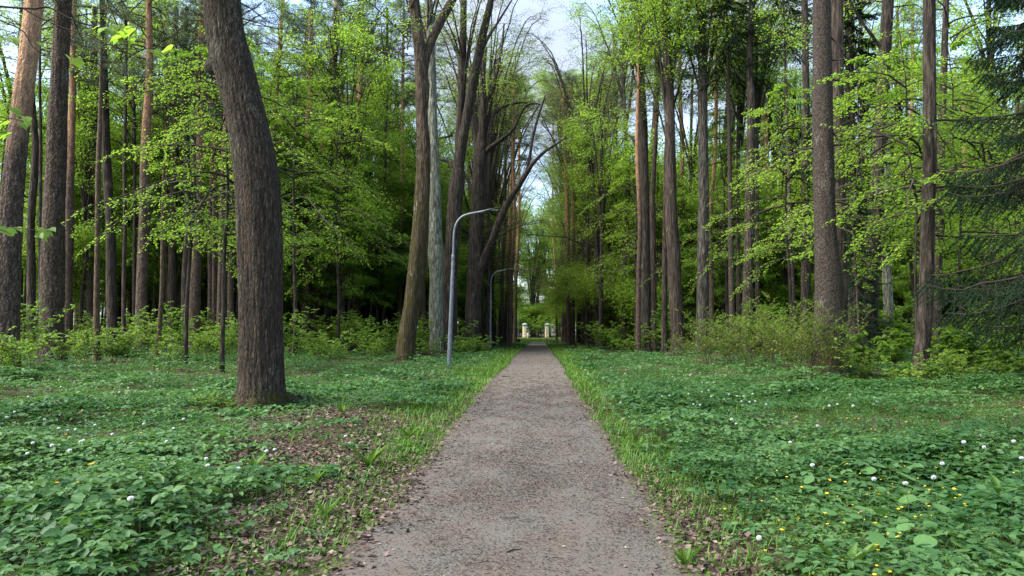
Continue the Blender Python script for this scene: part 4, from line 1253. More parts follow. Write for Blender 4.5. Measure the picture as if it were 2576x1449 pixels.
zone([MIDS[2], MIDS[4], FARV[2], FARS[3]], "young_lime", "low leafy young tree far back between the trunks on the lamp post side", "low young trees far back on the lamp post side", 26, -46, -7.5, 58, 92, 18, 3.2, cond=lambda x, y: x > -.62 * y)
for vx, D, k, s, lab in [(1655, 92, 0, 1.15, "leafy tree filling the gap behind the reddish pine stem"), (1738, 88, 3, 1.1, "leafy tree filling the gap between the leaning brown and the grey-sided trunks"),
                         (1795, 95, 1, 1.3, "leafy tree far back between the grey-sided trunk and the leaning double stem"), (1910, 84, 0, 1.1, "leafy tree far back behind the pink-barked pine")]:
    copy_young(FARV[k], "broadleaf_tree", lab, None, W(vx, 832, D)[0], D, r_, s)

for vx, D, k, lab in [(1338, 152, 1, "pale green tree just behind the railing, straight above the cream pillar by the lamp posts"), (1372, 158, 0, "pale green tree straight beyond the path's end, over the second cream pillar"), (1408, 150, 1, "pale green tree behind the railing, beside the curved dark trunk")]:
    copy_young(GLOW[k], "broadleaf_tree", lab, None, W(vx, 832, D)[0], D, r_, 1.0)

# unseen limes added beside and behind the camera to shade the herbs and path
for x, y in ((-8.5, 1.5), (-9.5, 9.5), (8.2, 2.5), (10.0, 9.0), (-4.5, -6.0), (5.0, -7.0)):
    t = thing("lime_tree", "unseen tall lime added near the camera, its crown shading the herbs", "tree", (x, y, float(H(x, y))), 0, "unseen limes added around the camera")
    tm, _ = trunk_mesh(int(x * 7 + 300), 17, .3, sides=14, mat=B_LIME)
    link("trunk", tm, t); link("crown", tall_crown('lime', 1), t, (0, 0, 16.5), x, .95)
# ------------------------------------------------------------------ shrubs and saplings
def shrub(seed, h, R_, ns, nt_, nl, leafL, mats, mode='flat', tmpl=QUAD, wl=.72, stem_r=.008):
    r = np.random.default_rng(seed)
    gs, gl = Geo(), Geo()
    for i in range(ns):
        az = i * 2.399 + r.normal(0, .4)
        hh = h * r.uniform(.6, 1.1); out = R_ * r.uniform(.25, 1.0)
        u = np.linspace(0, 1, 8)
        b0 = r.normal(0, .10 + .05 * R_, 2)
        wob = np.cumsum(r.normal(0, .03, (8, 2)), 0) * h * u[:, None]
        pts = np.stack([b0[0] + math.cos(az) * out * u ** 1.5 + wob[:, 0], b0[1] + math.sin(az) * out * u ** 1.5 + wob[:, 1], -.03 + hh * (u - .18 * u ** 3)], -1)
        rr = stem_r * (1 - .75 * u) + .002
        segs(gs, pts[:-1], pts[1:], rr[:-1], rr[1:], 0)
        bv = .5 + r.normal(0, .16)
        ku = .25 + .75 * (np.arange(nt_) + r.random(nt_)) / nt_
        tp = np.stack([np.interp(ku, u, pts[:, k]) for k in range(3)], -1)
        ang = r.uniform(0, 6.283, nt_)
        tl = (.16 + .30 * R_ * (1.15 - ku)) * r.uniform(.6, 1.3, nt_)
        td = np.stack([np.cos(ang), np.sin(ang), r.normal(.28 if mode == 'flat' else .7, .25, nt_)], -1)
        te = tp + td * tl[:, None]
        segs(gs, tp, te, .0035, .002, 0)
        lu = (np.arange(nl) + r.random((nt_, nl))) / nl * .9 + .12
        lp = (tp[:, None] + (te - tp)[:, None] * lu[..., None])
        M = nt_ * nl
        ls = np.where(np.arange(nl) % 2 == 0, 1, -1)[None]
        if mode == 'flat':
            la = ang[:, None] + ls * r.uniform(.3, 1.3, (nt_, nl))
            ax = np.stack([np.cos(la), np.sin(la), r.normal(-.30, .25, (nt_, nl))], -1).reshape(-1, 3)
            nr = np.stack([r.normal(0, .4, M), r.normal(0, .4, M), np.ones(M)], -1)
        else:
            la = ang[:, None] + ls * 1.4 + r.normal(0, .4, (nt_, nl))
            ax = np.stack([np.cos(la), np.sin(la), r.uniform(.3, 1.3, (nt_, nl))], -1).reshape(-1, 3)
            nr = np.stack([-ax[:, 0], -ax[:, 1], np.full(M, .9)], -1) + r.normal(0, .25, (M, 3))
        LL = leafL * r.uniform(.6, 1.25, M)
        leaves(gl, lp.reshape(-1, 3), ax, nr, LL, LL * wl, tmpl, 0, np.clip(bv + r.normal(0, .2, M), 0, 1))
    return gs.mesh("stems", [mats[1]]), gl.mesh("foliage", [mats[0]])


BU, HO = [LEAF_BUSH, TWIG], [LEAF_HONEY, TWIG_TAN]
SHR = {
    'sap_a': shrub(401, 1.9, 1.0, 7, 14, 8, .085, BU, tmpl=OVATE),
    'sap_b': shrub(402, 1.3, .9, 8, 11, 8, .08, BU, tmpl=OVATE),
    'sap_c': shrub(403, 2.6, 1.1, 7, 18, 8, .09, BU, tmpl=OVATE),
    'low': shrub(404, .7, .7, 9, 8, 8, .075, BU, tmpl=OVATE),
    'maple': shrub(405, 1.6, .9, 6, 9, 7, .125, BU, tmpl=HEART, wl=.95),
    'honey_a': shrub(406, 2.1, 1.4, 12, 15, 6, .085, HO, 'pair', OVATE, .5),
    'honey_b': shrub(407, 2.9, 1.4, 11, 18, 6, .085, HO, 'pair', OVATE, .5),
    'honey_c': shrub(408, 1.5, 1.2, 10, 12, 6, .08, HO, 'pair', OVATE, .5),
    'far_a': shrub(409, 2.2, 1.5, 10, 14, 10, .13, BU),
    'far_b': shrub(410, 3.2, 1.7, 10, 18, 10, .14, BU),
    'far_c': shrub(411, 1.5, 1.4, 10, 11, 10, .12, BU),
    'thin': shrub(412, 1.5, .35, 3, 9, 6, .06, BU, tmpl=OVATE),
}


def bush(kind, x, y, label, group=None, rz=None, s=1.0, name="bush"):
    t = thing(name, label, "bush", (x, y, float(H(x, y))), rng.uniform(0, 6.283) if rz is None else rz, group, s)
    a, b = SHR[kind]
    link("stems", a, t); link("foliage", b, t)
    return t


def vb(kind, vx, D, label, group=None, s=1.0, name="bush"):
    return bush(kind, W(vx, 832, D)[0], D, label, group, None, s, name)


for kind, vx, D, s, nm, lab in [
    ('low', 525, 13.5, .62, "sapling", "little yellow-green sapling sprouting at the foot of the furrowed leaning tree"),
    ('low', 598, 13.55, .38, "sapling", "tiny bright sprig touching the root of the furrowed leaning tree"),
    ('sap_a', 10, 19.6, 1.0, "sapling", "bright green sapling in front of the orange-topped big pine"),
    ('sap_b', 40, 20.3, 1.0, "sapling", "low spreading sapling at the foot of the orange-topped big pine"),
    ('sap_c', 80, 23.5, 1.1, "sapling", "tall airy sapling between the two big pines"),
    ('sap_a', 165, 25.0, 1.0, "sapling", "leafy sapling crossing the foot of the rough plated pine"),
    ('sap_b', 215, 27.5, 1.1, "sapling", "low bush just behind the slim smooth brown trunk"),
    ('sap_b', 275, 28.0, 1.25, "bush", "yellow-green bush next to the slim smooth brown trunk"),
    ('sap_a', 320, 29.0, 1.15, "bush", "rounded leafy bush between the slim trunk and the crooked sapling"),
    ('sap_c', 372, 30.5, 1.05, "sapling", "tall sapling with raised leafy top behind the crooked thin trunk"),
    ('sap_b', 450, 27.5, 1.1, "bush", "bright yellow-green bush right of the crooked thin trunk"),
    ('sap_a', 500, 29.0, 1.0, "bush", "leafy bush with arching sprays near the crooked thin trunk"),
    ('sap_c', 565, 31.0, .95, "bush", "tall bush half hidden by the furrowed leaning tree"),
    ('thin', 428, 19.0, 1.1, "sapling", "single whip-like sapling standing in the open herbs"),
    ('thin', 390, 21.0, .8, "sapling", "small thin sapling in the open herbs near the whip-like one"),
    ('sap_c', 745, 29.5, 1.1, "bush", "large pale bush just past the furrowed leaning tree"),
    ('sap_a', 805, 31.0, 1.2, "bush", "spreading bush next to the large pale one past the furrowed tree"),
    ('sap_b', 850, 33.0, 1.0, "bush", "low bush under the glowing orange pine"),
    ('sap_c', 930, 37.0, 1.0, "bush", "slender leafy bush left of the mossy leaning tree"),
    ('sap_a', 985, 38.0, 1.1, "bush", "dark-stemmed bush touching the mossy leaning tree"),
    ('sap_b', 1070, 40.0, 1.1, "bush", "bush growing between the mossy trunk and the pale lichen trunk"),
    ('far_c', 1168, 43.0, 1.05, "bush", "yellow-green bush behind the nearest lamp post"),
    ('far_c', 1200, 45.0, 1.0, "bush", "bushy clump at the foot of the many-limbed dark tree"),
    ('honey_c', 1730, 36.0, 1.09, "shrub", "outermost honeysuckle-like shrub of the thicket, beside the leaning brown trunk"),
    ('honey_a', 1775, 31.0, 1.19, "shrub", "dense shrub with upright leaf pairs below the grey-sided trunk"),
    ('honey_b', 1835, 28.0, 1.09, "shrub", "tall shrub in the middle of the big leafy thicket"),
    ('honey_a', 1885, 25.5, 1.14, "shrub", "wide shrub at the front of the big leafy thicket"),
    ('honey_b', 1935, 26.5, 1.14, "shrub", "tallest twiggy shrub of the thicket, below the pink-barked pine"),
    ('honey_a', 1985, 24.0, 1.09, "shrub", "shrub with arching thin stems next to the gnarled mossy roots"),
    ('honey_b', 2025, 22.6, 0.99, "shrub", "shrub leaning against the broad scaly trunk"),
    ('honey_b', 2085, 21.6, 0.94, "shrub", "open twiggy shrub growing across the front of the broad scaly trunk"),
    ('thin', 2120, 20.8, 1.3, "shrub", "few thin leafy stems before the roots of the broad scaly trunk"),
    ('maple', 2180, 23.5, 1.2, "sapling", "maple sapling with big drooping leaves under the spruce boughs"),
    ('maple', 2240, 25.0, 1.25, "sapling", "maple sapling before the pale slim trunk"),
    ('sap_b', 2160, 21.5, .9, "sapling", "low sapling beside the gnarled mossy roots"),
    ('maple', 2385, 22.5, 1.3, "sapling", "large-leaved maple sapling right of the solitary knotted trunk"),
    ('maple', 2430, 21.0, 1.25, "sapling", "maple sapling with pale umbrella-like leaves under the near spruce"),
    ('maple', 2500, 20.5, 1.2, "sapling", "maple sapling below the lowest bough of the near spruce"),
    ('maple', 2550, 19.0, 1.1, "sapling", "maple sapling at the very edge of the view under the near spruce"),
    ('low', 2290, 19.4, 1.1, "sapling", "low leafy sapling in front of the solitary knotted trunk"),
    ('sap_b', 2370, 19.0, .9, "sapling", "small bush with thin bare stems right beside the solitary knotted trunk"),
    ('sap_b', 2450, 18.0, .9, "sapling", "small bush leaning out over the herbs under the near spruce"),
]:
    vb(kind, vx, D, lab, None, s, nm)


def bush_zone(kinds, label, group, n, x0, x1, y0, y1, seed, cond, s=(.8, 1.25), gap=1.3):
    r = np.random.default_rng(seed)
    got = []; tries = 0
    while len(got) < n and tries < 8000:
        tries += 1
        y = math.sqrt(r.uniform(y0 ** 2, y1 ** 2)); x = r.uniform(x0, x1)
        if abs(x + .03 * y) > .76 * y + 1 or not cond(x, y): continue
        if any((x - a) ** 2 + (y - b) ** 2 < gap * gap for a, b in got): continue
        got.append((x, y))
        bush(kinds[r.integers(len(kinds))], x, y, label, group, r.uniform(0, 6.283), r.uniform(*s))


bush_zone(['sap_a', 'sap_b', 'sap_c', 'far_c', 'far_a'], "leafy undergrowth bush at the foot of the shaded row of trunks", "undergrowth below the shaded row of trunks", 58, -38, -7.5, 28, 64, 71, lambda x, y: x < -.18 * y, s=(.7, 1.2))
bush_zone(['sap_c', 'far_a', 'far_c'], "leafy undergrowth bush in the wood behind the mossy leaning tree", "undergrowth behind the mossy leaning tree", 36, -22, -4.8, 40, 80, 72, lambda x, y: x > -.30 * y and x < -5.5)
bush_zone(['far_a', 'far_c', 'sap_c', 'far_b'], "leafy undergrowth bush near the dark trunks on the flowery side", "undergrowth among the trunks on the flowery side", 64, 4.3, 18, 44, 100, 73, lambda x, y: x > 4.6 + .03 * (y - 44) and x < .25 * y)
bush_zone(['far_a', 'far_b', 'sap_c', 'maple'], "leafy undergrowth bush deep behind the shrub thicket", "undergrowth behind the shrub thicket", 40, 8, 42, 30, 62, 74, lambda x, y: x > .23 * y)
bush_zone(['far_b', 'far_a'], "distant undergrowth bush seen between the far trunks", "distant undergrowth", 30, -50, 70, 62, 112, 75, lambda x, y: abs(x) > 7.5, gap=2.2, s=(1, 1.5))

bush_zone(['far_b', 'far_a'], "leafy bush beyond the railing at the end of the path", "bushes beyond the railing", 34, -20, 24, 141.5, 150, 76, lambda x, y: True, s=(1.5, 2.4), gap=1.6)

# near trees carrying the layered sprays in front of the wood
NEAR_L = young(501, 13, .09, 4.6, 3.1, 46, 15, 13, .088, [LEAF_LIME, TWIG], OVATE, rise=.25, droop=.5)
NEAR_R = young(503, 10.5, .045, 3.8, 2.9, 40, 14, 12, .088, [LEAF_LIME, TWIG], OVATE, rise=.2, droop=.5)
r_ = np.random.default_rng(3)
for mdl, vx, D, s, lab in [
    (NEAR_L, 470, 27, 1.0, "young tree with bright drooping sprays hanging before the shaded row of trunks"),
    (NEAR_L, 560, 24, .95, "young tree whose bright sprays reach behind the furrowed leaning tree"),
    (NEAR_L, 335, 58, 1.25, "young tree with light sprays between the plated pine and the crooked sapling"),
    (NEAR_L, 205, 52, 1.25, "young tree with layered leaves just behind the rough plated pine"),
    (NEAR_L, 60, 45, 1.2, "young tree with layered leaves between and behind the two big pines"),
    (NEAR_L, 740, 36, 1.15, "young tree with pale green sprays just past the furrowed leaning tree"),
    (NEAR_L, 850, 42, 1.2, "young tree with a full bright crown before the glowing orange pine"),
    (NEAR_R, 2305, 21.2, 1.0, "young tree with broad layered sprays between the spruce trunk and the knotted trunk"),
    (NEAR_R, 2165, 25, 1.05, "young tree with layered sprays under the dark hanging spruce boughs"),
    (NEAR_R, 2420, 24, 1.1, "young tree with layered sprays beside the near spruce"),
    (NEAR_R, 2500, 30, 1.2, "young tree with bright crown behind the near spruce"),
    (NEAR_L, 1990, 36, 1.1, "young tree with layered sprays between the pink-barked pine and the black straight trunk"),
    (NEAR_L, 2300, 33, 1.15, "young tree with bright crown behind the solitary knotted trunk"),
    (NEAR_L, 1830, 48, 1.25, "young tree with bright crown behind the leaning double stem"),
    (NEAR_L, 1600, 56, 1.25, "young tree with bright crown beside the paired dark trunks"),
]:
    x = W(vx, 832, D)[0]
    copy_young(mdl, "young_lime", lab, None, x, D, r_, s)


# ------------------------------------------------------------------ spruces with drooping dark boughs
def spruce_crown(seed, z0, z1, Rm, nb, nt_, nn, needle=.05, wid=.010, hang=.35):
    r = np.random.default_rng(seed)
    g = Geo()
    for i in range(nb):
        t = (i + r.random()) / nb
        z = z0 + (z1 - z0) * t
        az = i * 2.399 + r.normal(0, .4)
        L = Rm * (1.05 - .8 * t) * r.uniform(.7, 1.15)
        u = np.linspace(0, 1, 9)
        dr = r.uniform(.30, .55)
        pts = np.stack([math.cos(az) * L * u, math.sin(az) * L * u, z + L * (.05 * u - dr * u ** 1.3 + .22 * u ** 4)], -1) + np.cumsum(r.normal(0, .012, (9, 3)), 0) * L
        rr = .014 * L * (1 - .85 * u) + .004
        segs(g, pts[:-1], pts[1:], rr[:-1], rr[1:], 1)
        ku = .12 + .88 * (np.arange(nt_) + r.random(nt_)) / nt_
        tp = np.stack([np.interp(ku, u, pts[:, k]) for k in range(3)], -1)
        sg = np.where(np.arange(nt_) % 2 == 0, 1, -1)
        ang = az + sg * r.uniform(.5, 1.1, nt_); ang[-2:] = az + r.normal(0, .2, 2)
        tl = (.14 + .30 * L * np.minimum(1, 1.25 - ku)) * r.uniform(.6, 1.2, nt_)
        td = np.stack([np.cos(ang), np.sin(ang), -hang + r.normal(0, .15, nt_)], -1)
        te = tp + td * tl[:, None]
        segs(g, tp, te, .005, .002, 1)
        bv = .45 + r.normal(0, .2)
        lu = r.random((nt_, nn))
        p = (tp[:, None] + (te - tp)[:, None] * lu[..., None]).reshape(-1, 3)
        ax = np.repeat(norm(te - tp), nn, 0) * .8 + r.normal(0, .55, (nt_ * nn, 3))
        leaves(g, p, ax, r.normal(0, 1, (nt_ * nn, 3)) + [0, 0, .5], needle * r.uniform(.7, 1.3, nt_ * nn), wid, NEEDLE, 0, np.clip(bv + r.normal(0, .15, nt_ * nn), 0, 1))
    return g.mesh("crown", [SPRUCE_M, TWIG])


def spruce(label, x, y, h, r0, cr, cz=0.0, s=1.0, rz=0.0):
    t = thing("spruce_tree", label, "tree", (x, y, float(H(x, y))), rz)
    tm, _ = trunk_mesh(int(x * 10) + 77, h, r0, mat=B_SPRUCE, sides=14, wob=.03)
    link("trunk", tm, t)
    link("crown", cr, t, (0, 0, cz), None, s)


SPR_NEAR = spruce_crown(601, 1.8, 13.5, 3.3, 88, 50, 84, .06, .017, .95)
SPR_HIGH = spruce_crown(602, 0, 9, 2.8, 64, 24, 70, .085, .026, .8)
SPR_MID = spruce_crown(603, 0, 13, 3.0, 96, 24, 70, .085, .026, .5)
spruce("near dark spruce with drooping boughs hanging in from the edge of the view", W(2710, 832, 16.8)[0], 16.8, 15, .16, SPR_NEAR)
spruce("dark spruce with black-green boughs behind the furrowed trunk and the layered sprays", W(2170, 832, 33)[0], 33.5, 19, .18, SPR_MID, 5.2, 1.0)
spruce("young dark spruce low among the saplings behind the furrowed trunk", W(2140, 832, 30)[0] + .3, 30, 7.5, .09, SPR_MID, .9, .5)
spruce("dark spruce whose hanging boughs frame the top of the leaning double stem", W(1842, 832, 44)[0], 44, 28, .2, SPR_HIGH, 17.2, 1.1)
spruce("dark spruce tip hanging beside the black straight trunk", W(2012, 832, 41)[0], 42, 26, .18, SPR_HIGH, 18.0, .95)

# ------------------------------------------------------------------ twigs of a near tree reaching in at the top left corner
def over_branch(label, lines, clusters, D, leafL):
    p0 = W(lines[0][0][0], lines[0][0][1], D)
    t = thing("overhanging_branch", label, "branch", p0)
    g = Geo()
    for ln in lines:
        P = np.array([[*(W(x, y, D + .02 * k) - p0), w / 2 * D / FV] for k, (x, y, w) in enumerate(ln)])
        C = catmull(P, .05)
        tube(g, C[:, :3], np.maximum(C[:, 3], .0012), 6)
    link("twig", g.mesh("twig", [TWIG], True), t)
    r = np.random.default_rng(len(label))
    gl = Geo(); gp = Geo()
    for (x, y, n, spx, spy) in clusters:
        q = np.array([W(x + r.uniform(-spx, spx), y + r.uniform(-spy, spy), D + r.uniform(-.15, .15)) - p0 for _ in range(n)])
        a = r.uniform(-.9, .9, n) + (0 if r.random() < .6 else math.pi)
        ax = np.stack([np.cos(a), np.sin(a) * .7, r.uniform(-.9, -.15, n)], -1)
        nr = np.stack([r.normal(0, .35, n), r.normal(-.45, .3, n), np.ones(n)], -1)
        L = leafL * r.uniform(.7, 1.15, n)
        leaves(gl, q, ax, nr, L, L * .85, HEART, 0, r.random(n))
    link("foliage", gl.mesh("foliage", [LEAF_LIME]), t)


over_branch("thin twig with a cluster of heart-shaped leaves reaching across both big pines",
            [[(-60, 10, 7), (20, 18, 6), (90, 22, 6), (122, 18, 5), (180, 48, 4), (260, 72, 3), (330, 80, 2)],
             [(60, 22, 4), (100, 45, 3), (160, 70, 3), (230, 92, 2.5), (290, 118, 2), (360, 124, 2), (420, 115, 2), (470, 97, 2), (515, 97, 1)],
             [(-60, 30, 4), (10, 55, 4), (60, 80, 3), (82, 118, 3), (120, 140, 2), (165, 148, 1.5)]],
            [(290, 70, 10, 45, 12), (330, 82, 8, 36, 18), (255, 66, 4, 14, 10), (383, 128, 4, 16, 8), (432, 122, 3, 10, 6), (178, 146, 4, 14, 12), (98, 107, 2, 6, 6), (12, 88, 6, 22, 10)], 5.6, .09)
over_branch("short twig with a few bright leaves crossing the orange part of the big pine", [[(-70, 270, 3), (-10, 292, 3), (40, 300, 2), (75, 312, 1)]], [(15, 320, 7, 18, 18), (62, 300, 4, 14, 14), (35, 278, 3, 18, 6)], 5.3, .085)
over_branch("lower twig with drooping bright leaves crossing the plated bark of the big pine", [[(-70, 560, 3), (0, 572, 3), (60, 576, 2), (120, 582, 1)]], [(20, 578, 6, 26, 7), (105, 582, 6, 22, 9)], 5.4, .08)

# ------------------------------------------------------------------ lamp posts
GALV = plain("galvanised_steel", (.19, .205, .23), .55, .45, (.12, .13, .15), 9)
LAMPHEAD = plain("lamp_housing", (.035, .037, .04), .6, 0.0)
LENS = plain("lamp_lens", (.55, .56, .55), .2)


def lamp_model():
    t = thing("street_lamp", "x", "street lamp", (0, 0, 0), 0, "lamp posts along the path")
    g = Geo()
    z = np.array([-.1, 0, 4.4, 4.42]); tube(g, np.stack([0 * z, 0 * z, z], -1), [.092, .092, .062, .060], 20)
    link("pole", g.mesh("pole", [GALV], True), t)
    g = Geo(); tube(g, [[0, 0, 4.33], [0, 0, 4.36], [0, 0, 4.50], [0, 0, 4.52]], [.068, .072, .072, .062], 20)
    for zz in (4.15, 3.9, 3.65):
        tube(g, [[.07, 0, zz], [.10, 0, zz]], .014, 8)
    link("collar", g.mesh("collar", [GALV], True), t)
    g = Geo()
    arc = [[0, 0, 4.4], [0, 0, 4.9], [0, 0, 5.35], [.035, 0, 5.62], [.13, 0, 5.86], [.30, 0, 6.04], [.52, 0, 6.14], [.85, 0, 6.22], [1.2, 0, 6.30]]
    C = catmull(np.array(arc), .06); tube(g, C, .044, 14)
    link("arm", g.mesh("arm", [GALV], True), t)
    g = Geo()
    u = np.linspace(0, 1, 10)
    wv = np.array([.05, .07, .11, .14, .15, .15, .15, .14, .12, .07]); hv = np.array([.05, .05, .05, .045, .04, .035, .03, .028, .025, .02])
    P = np.stack([1.16 + .62 * u, 0 * u, 6.29 + .155 * u], -1)
    th = np.arange(12) * math.pi / 6
    V = P[:, None] + np.stack([np.zeros((10, 12)), wv[:, None] * np.cos(th)[None], hv[:, None] * np.sin(th)[None]], -1)
    i, j = np.meshgrid(np.arange(9), np.arange(12), indexing='ij')
    F = np.stack([i * 12 + j, i * 12 + (j + 1) % 12, (i + 1) * 12 + (j + 1) % 12, (i + 1) * 12 + j], -1).reshape(-1, 4)
    g.add(V.reshape(-1, 3), F)
    g.add(np.vstack([V[9], P[9:10]]), [[k, (k + 1) % 12, 12] for k in range(12)])
    h_ = link("lamp_head", g.mesh("lamp_head", [LAMPHEAD], True), t)
    g = Geo(); box(g, (1.52, 0, 6.338), (.34, .2, .02), bev=.004)
    l_ = link("lens", g.mesh("lens", [LENS]), h_); l_.rotation_euler = (0, 0, 0)
    return t


lamp0 = lamp_model()
LAMPS = [(1129, 27.7, "nearest grey steel lamp post with a curved arm, standing in the herbs beside the path"),
         (1233, 54.5, "second lamp post along the path, beyond the nearest one, at the grass fringe"),
         (1276, 82, "third lamp post along the path, before the leaning pale avenue trunks"),
         (1294, 110, "fourth lamp post, small and far, near the dark litter bin"),
         (1304, 132, "fifth and farthest lamp post, just before the fence")]


def copy_tree(o, parent=None):
    c = o.copy(); COL.objects.link(c); c.parent = parent
    for ch in list(o.children):
        copy_tree(ch, c)
    return c


for k, (vx, D, lab) in enumerate(LAMPS):
    o = lamp0 if k == 0 else copy_tree(lamp0)
    x = W(vx, 832 + 1.6 * FV / D, D)[0]
    o.location = (x, D, float(H(x, D)))
    o.rotation_euler = (0, rad(1.9) if k == 0 else rad(.6), rad([2, -3, 3, 0, 2][k]))
    o["label"] = lab

# ------------------------------------------------------------------ fence, pillars and bin at the end of the path
CREAM = plain("cream_stone", (.62, .55, .40), .85, var=(.52, .45, .31), scale=3, spec=.2)
COPPER = plain("verdigris_cap", (.26, .38, .36), .6, var=(.20, .30, .29))
PLINTH = plain("ochre_plinth", (.42, .32, .16), .9)
IRON = plain("black_iron", (.012, .012, .013), .5)
WHITE = plain("white_paint", (.78, .78, .76), .6)
FD = 140.0


def pillar(label, x, y=FD):
    t = thing("fence_pillar", label, "fence pillar", (x, y, float(H(x, y)) + .05), 0, "cream pillars of the fence", (1, 1, 1.12))
    g = Geo()
    for k in range(7):
        box(g, (0, 0, .34 + k * .29), (.80, .80, .275), bev=.02)
    box(g, (0, 0, 1.25), (.74, .74, 2.06))
    link("shaft", g.mesh("shaft", [CREAM]), t)
    g = Geo(); box(g, (0, 0, .09), (.90, .90, .22), bev=.02); link("plinth", g.mesh("plinth", [PLINTH]), t)
    g = Geo(); box(g, (0, 0, 2.33), (1.06, 1.06, .10), bev=.02)
    g.add(np.array([[-.5, -.5, 2.38], [.5, -.5, 2.38], [.5, .5, 2.38], [-.5, .5, 2.38], [-.2, -.2, 2.54], [.2, -.2, 2.54], [.2, .2, 2.54], [-.2, .2, 2.54], [0, 0, 2.60]]),
          [[0, 1, 5, 4], [1, 2, 6, 5], [2, 3, 7, 6], [3, 0, 4, 7]])
    g.add(np.array([[-.2, -.2, 2.54], [.2, -.2, 2.54], [.2, .2, 2.54], [-.2, .2, 2.54], [0, 0, 2.60]]), [[0, 1, 4], [1, 2, 4], [2, 3, 4], [3, 0, 4]])
    link("cap", g.mesh("cap", [COPPER]), t)


px_list = [-16.2, -11.8, -7.3, -2.75, 1.65, 6.1, 10.5, 15]
plabs = ["cream pillar farthest along the fence on the lamp post side", "cream pillar second farthest along the fence on the lamp post side", "cream fence pillar glimpsed between dark trunks behind the lamp posts",
         "cream stone pillar with green cap beside the far lamp posts", "cream stone pillar with green cap straight beyond the end of the path", "cream fence pillar just hidden by the curved dark trunk",
         "cream fence pillar behind bushes on the flowery side", "cream fence pillar farthest along on the flowery side"]
for x, lab in zip(px_list, plabs):
    pillar(lab, x)
flabs = ["black railing farthest along on the lamp post side", "black railing behind the trunks on the lamp post side", "black railing behind the far lamp posts", "black railing between the two clear cream pillars", "black railing right of the path's end, behind the curved trunk",
         "black railing behind bushes on the flowery side", "black railing farthest along on the flowery side"]
for x0, x1, lab in zip(px_list[:-1], px_list[1:], flabs):
    t = thing("fence_panel", lab, "fence", (x0 + .4, FD, float(H(x0, FD)) + .1), 0, "black railings between the pillars")
    L = x1 - x0 - .8
    gb = Geo(); gr = Geo()
    nbar = int(L / .13)
    xb = (np.arange(nbar) + .5) * L / nbar
    A = np.stack([xb, 0 * xb, 0 * xb + .02], -1)
    segs(gb, A, A + [0, 0, 1.92], .012, .012)
    segs(gb, A + [0, 0, 1.92], A + [0, 0, 2.05], .022, .002)
    for zz in (.18, .95, 1.75):
        box(gr, (L / 2, 0, zz), (L, .05, .05), bev=.004)
    link("bars", gb.mesh("bars", [IRON]), t); link("rails", gr.mesh("rails", [IRON]), t)
for nm, lab, x, y, s, m in [("marker_post", "short white post touching the cream pillar by the far lamp posts", -2.1, 139.4, (.16, .12, 1.1), WHITE),
                            ("thin_post", "slim grey post in front of the cream pillar straight beyond the path", 1.45, 127, (.08, .08, 2.3), GALV)]:
    g = Geo(); box(g, (0, 0, s[2] / 2), s, bev=.012); box(g, (0, 0, s[2] + .012), (s[0] * 1.15, s[1] * 1.15, .03), bev=.006)
    o = link(nm, g.mesh(nm, [m]), None, (x, y, float(H(x, y)) - .05))
    tag(o, lab, "post")

t = thing("litter_bin", "dark low litter bin with a tilted back post, between the far lamp posts", "litter bin", (W(1304, 832, 112)[0], 112, float(H(-3, 112))))
g = Geo(); tube(g, [[0, 0, .12], [0, 0, .2], [0, 0, .45], [0, 0, .62], [0, 0, .66]], [.20, .27, .33, .36, .36], 16); link("bowl", g.mesh("bowl", [IRON], True), t)
g = Geo(); tube(g, [[-.25, 0, -.05], [-.38, 0, .4], [-.5, 0, .95]], [.04, .04, .03], 8); link("post", g.mesh("post", [IRON], True), t)
g = Geo(); tube(g, [[-.36, 0, .40], [0, 0, .40], [.36, 0, .42]], .03, 8); link("bracket", g.mesh("bracket", [GALV], True), t)

# fallen wood
def fallen(name, label, pts, mat, side=()):
    p0 = np.array(pts[0][:3], float)
    g = Geo()
    for ln in (pts, *side):
        P = np.array(ln, float); P[:, :3] -= p0
        C = catmull(P, .15); tube(g, C[:, :3], C[:, 3], 7, disp=fbm_disp(3, .08, 4))
    tag(link(name, g.mesh(name, [mat], True), None, p0), label, "fallen branch")


def gp(vx, D, dz):
    x = W(vx, 832, D)[0]
    return [x, D, float(H(x, D)) + dz]


fallen("fallen_branch", "dead branch lying on the herbs between the mossy tree and the nearest lamp post", [[*gp(1062, 35, .42), .05], [*gp(1090, 35.5, .34), .05], [*gp(1125, 35.2, .16), .045], [*gp(1160, 34.6, .12), .03], [*gp(1172, 34.4, .10), .012]], B_DARK,
       [[[*gp(1062, 35, .42), .05], [*gp(1050, 35, .45), .04], [*gp(1035, 34.6, .30), .02]], [[*gp(1088, 35.4, .34), .03], [*gp(1082, 35.6, .6), .02], [*gp(1078, 35.8, .95), .008]]])
fallen("fallen_branch", "dark fallen limb in the undergrowth before the second lamp post", [[*gp(1190, 50, .3), .07], [*gp(1212, 50, .28), .06], [*gp(1232, 49.5, .3), .05], [*gp(1238, 49.4, .5), .02]], B_DARK)
fallen("fallen_log", "dark log lying at the bend where the path ends", [[*gp(1382, 116, .1), .10], [*gp(1392, 115, .18), .16], [*gp(1402, 114.6, .15), .12], [*gp(1408, 114.5, .05), .06]], B_DARK)
fallen("stick", "thin dark stick lying across the middle of the gravel path", [[*gp(1262, 24.5, .035), .012], [*gp(1272, 24.4, .04), .011], [*gp(1284, 24.6, .035), .006]], TWIG)
fallen("stick", "pale stick leaning in the low herbs at the corner of the view", [[*gp(82, 4.7, .04), .006], [*gp(105, 4.75, .16), .005], [*gp(118, 4.8, .22), .003]], plain("pale_twig", (.30, .23, .13), .8))
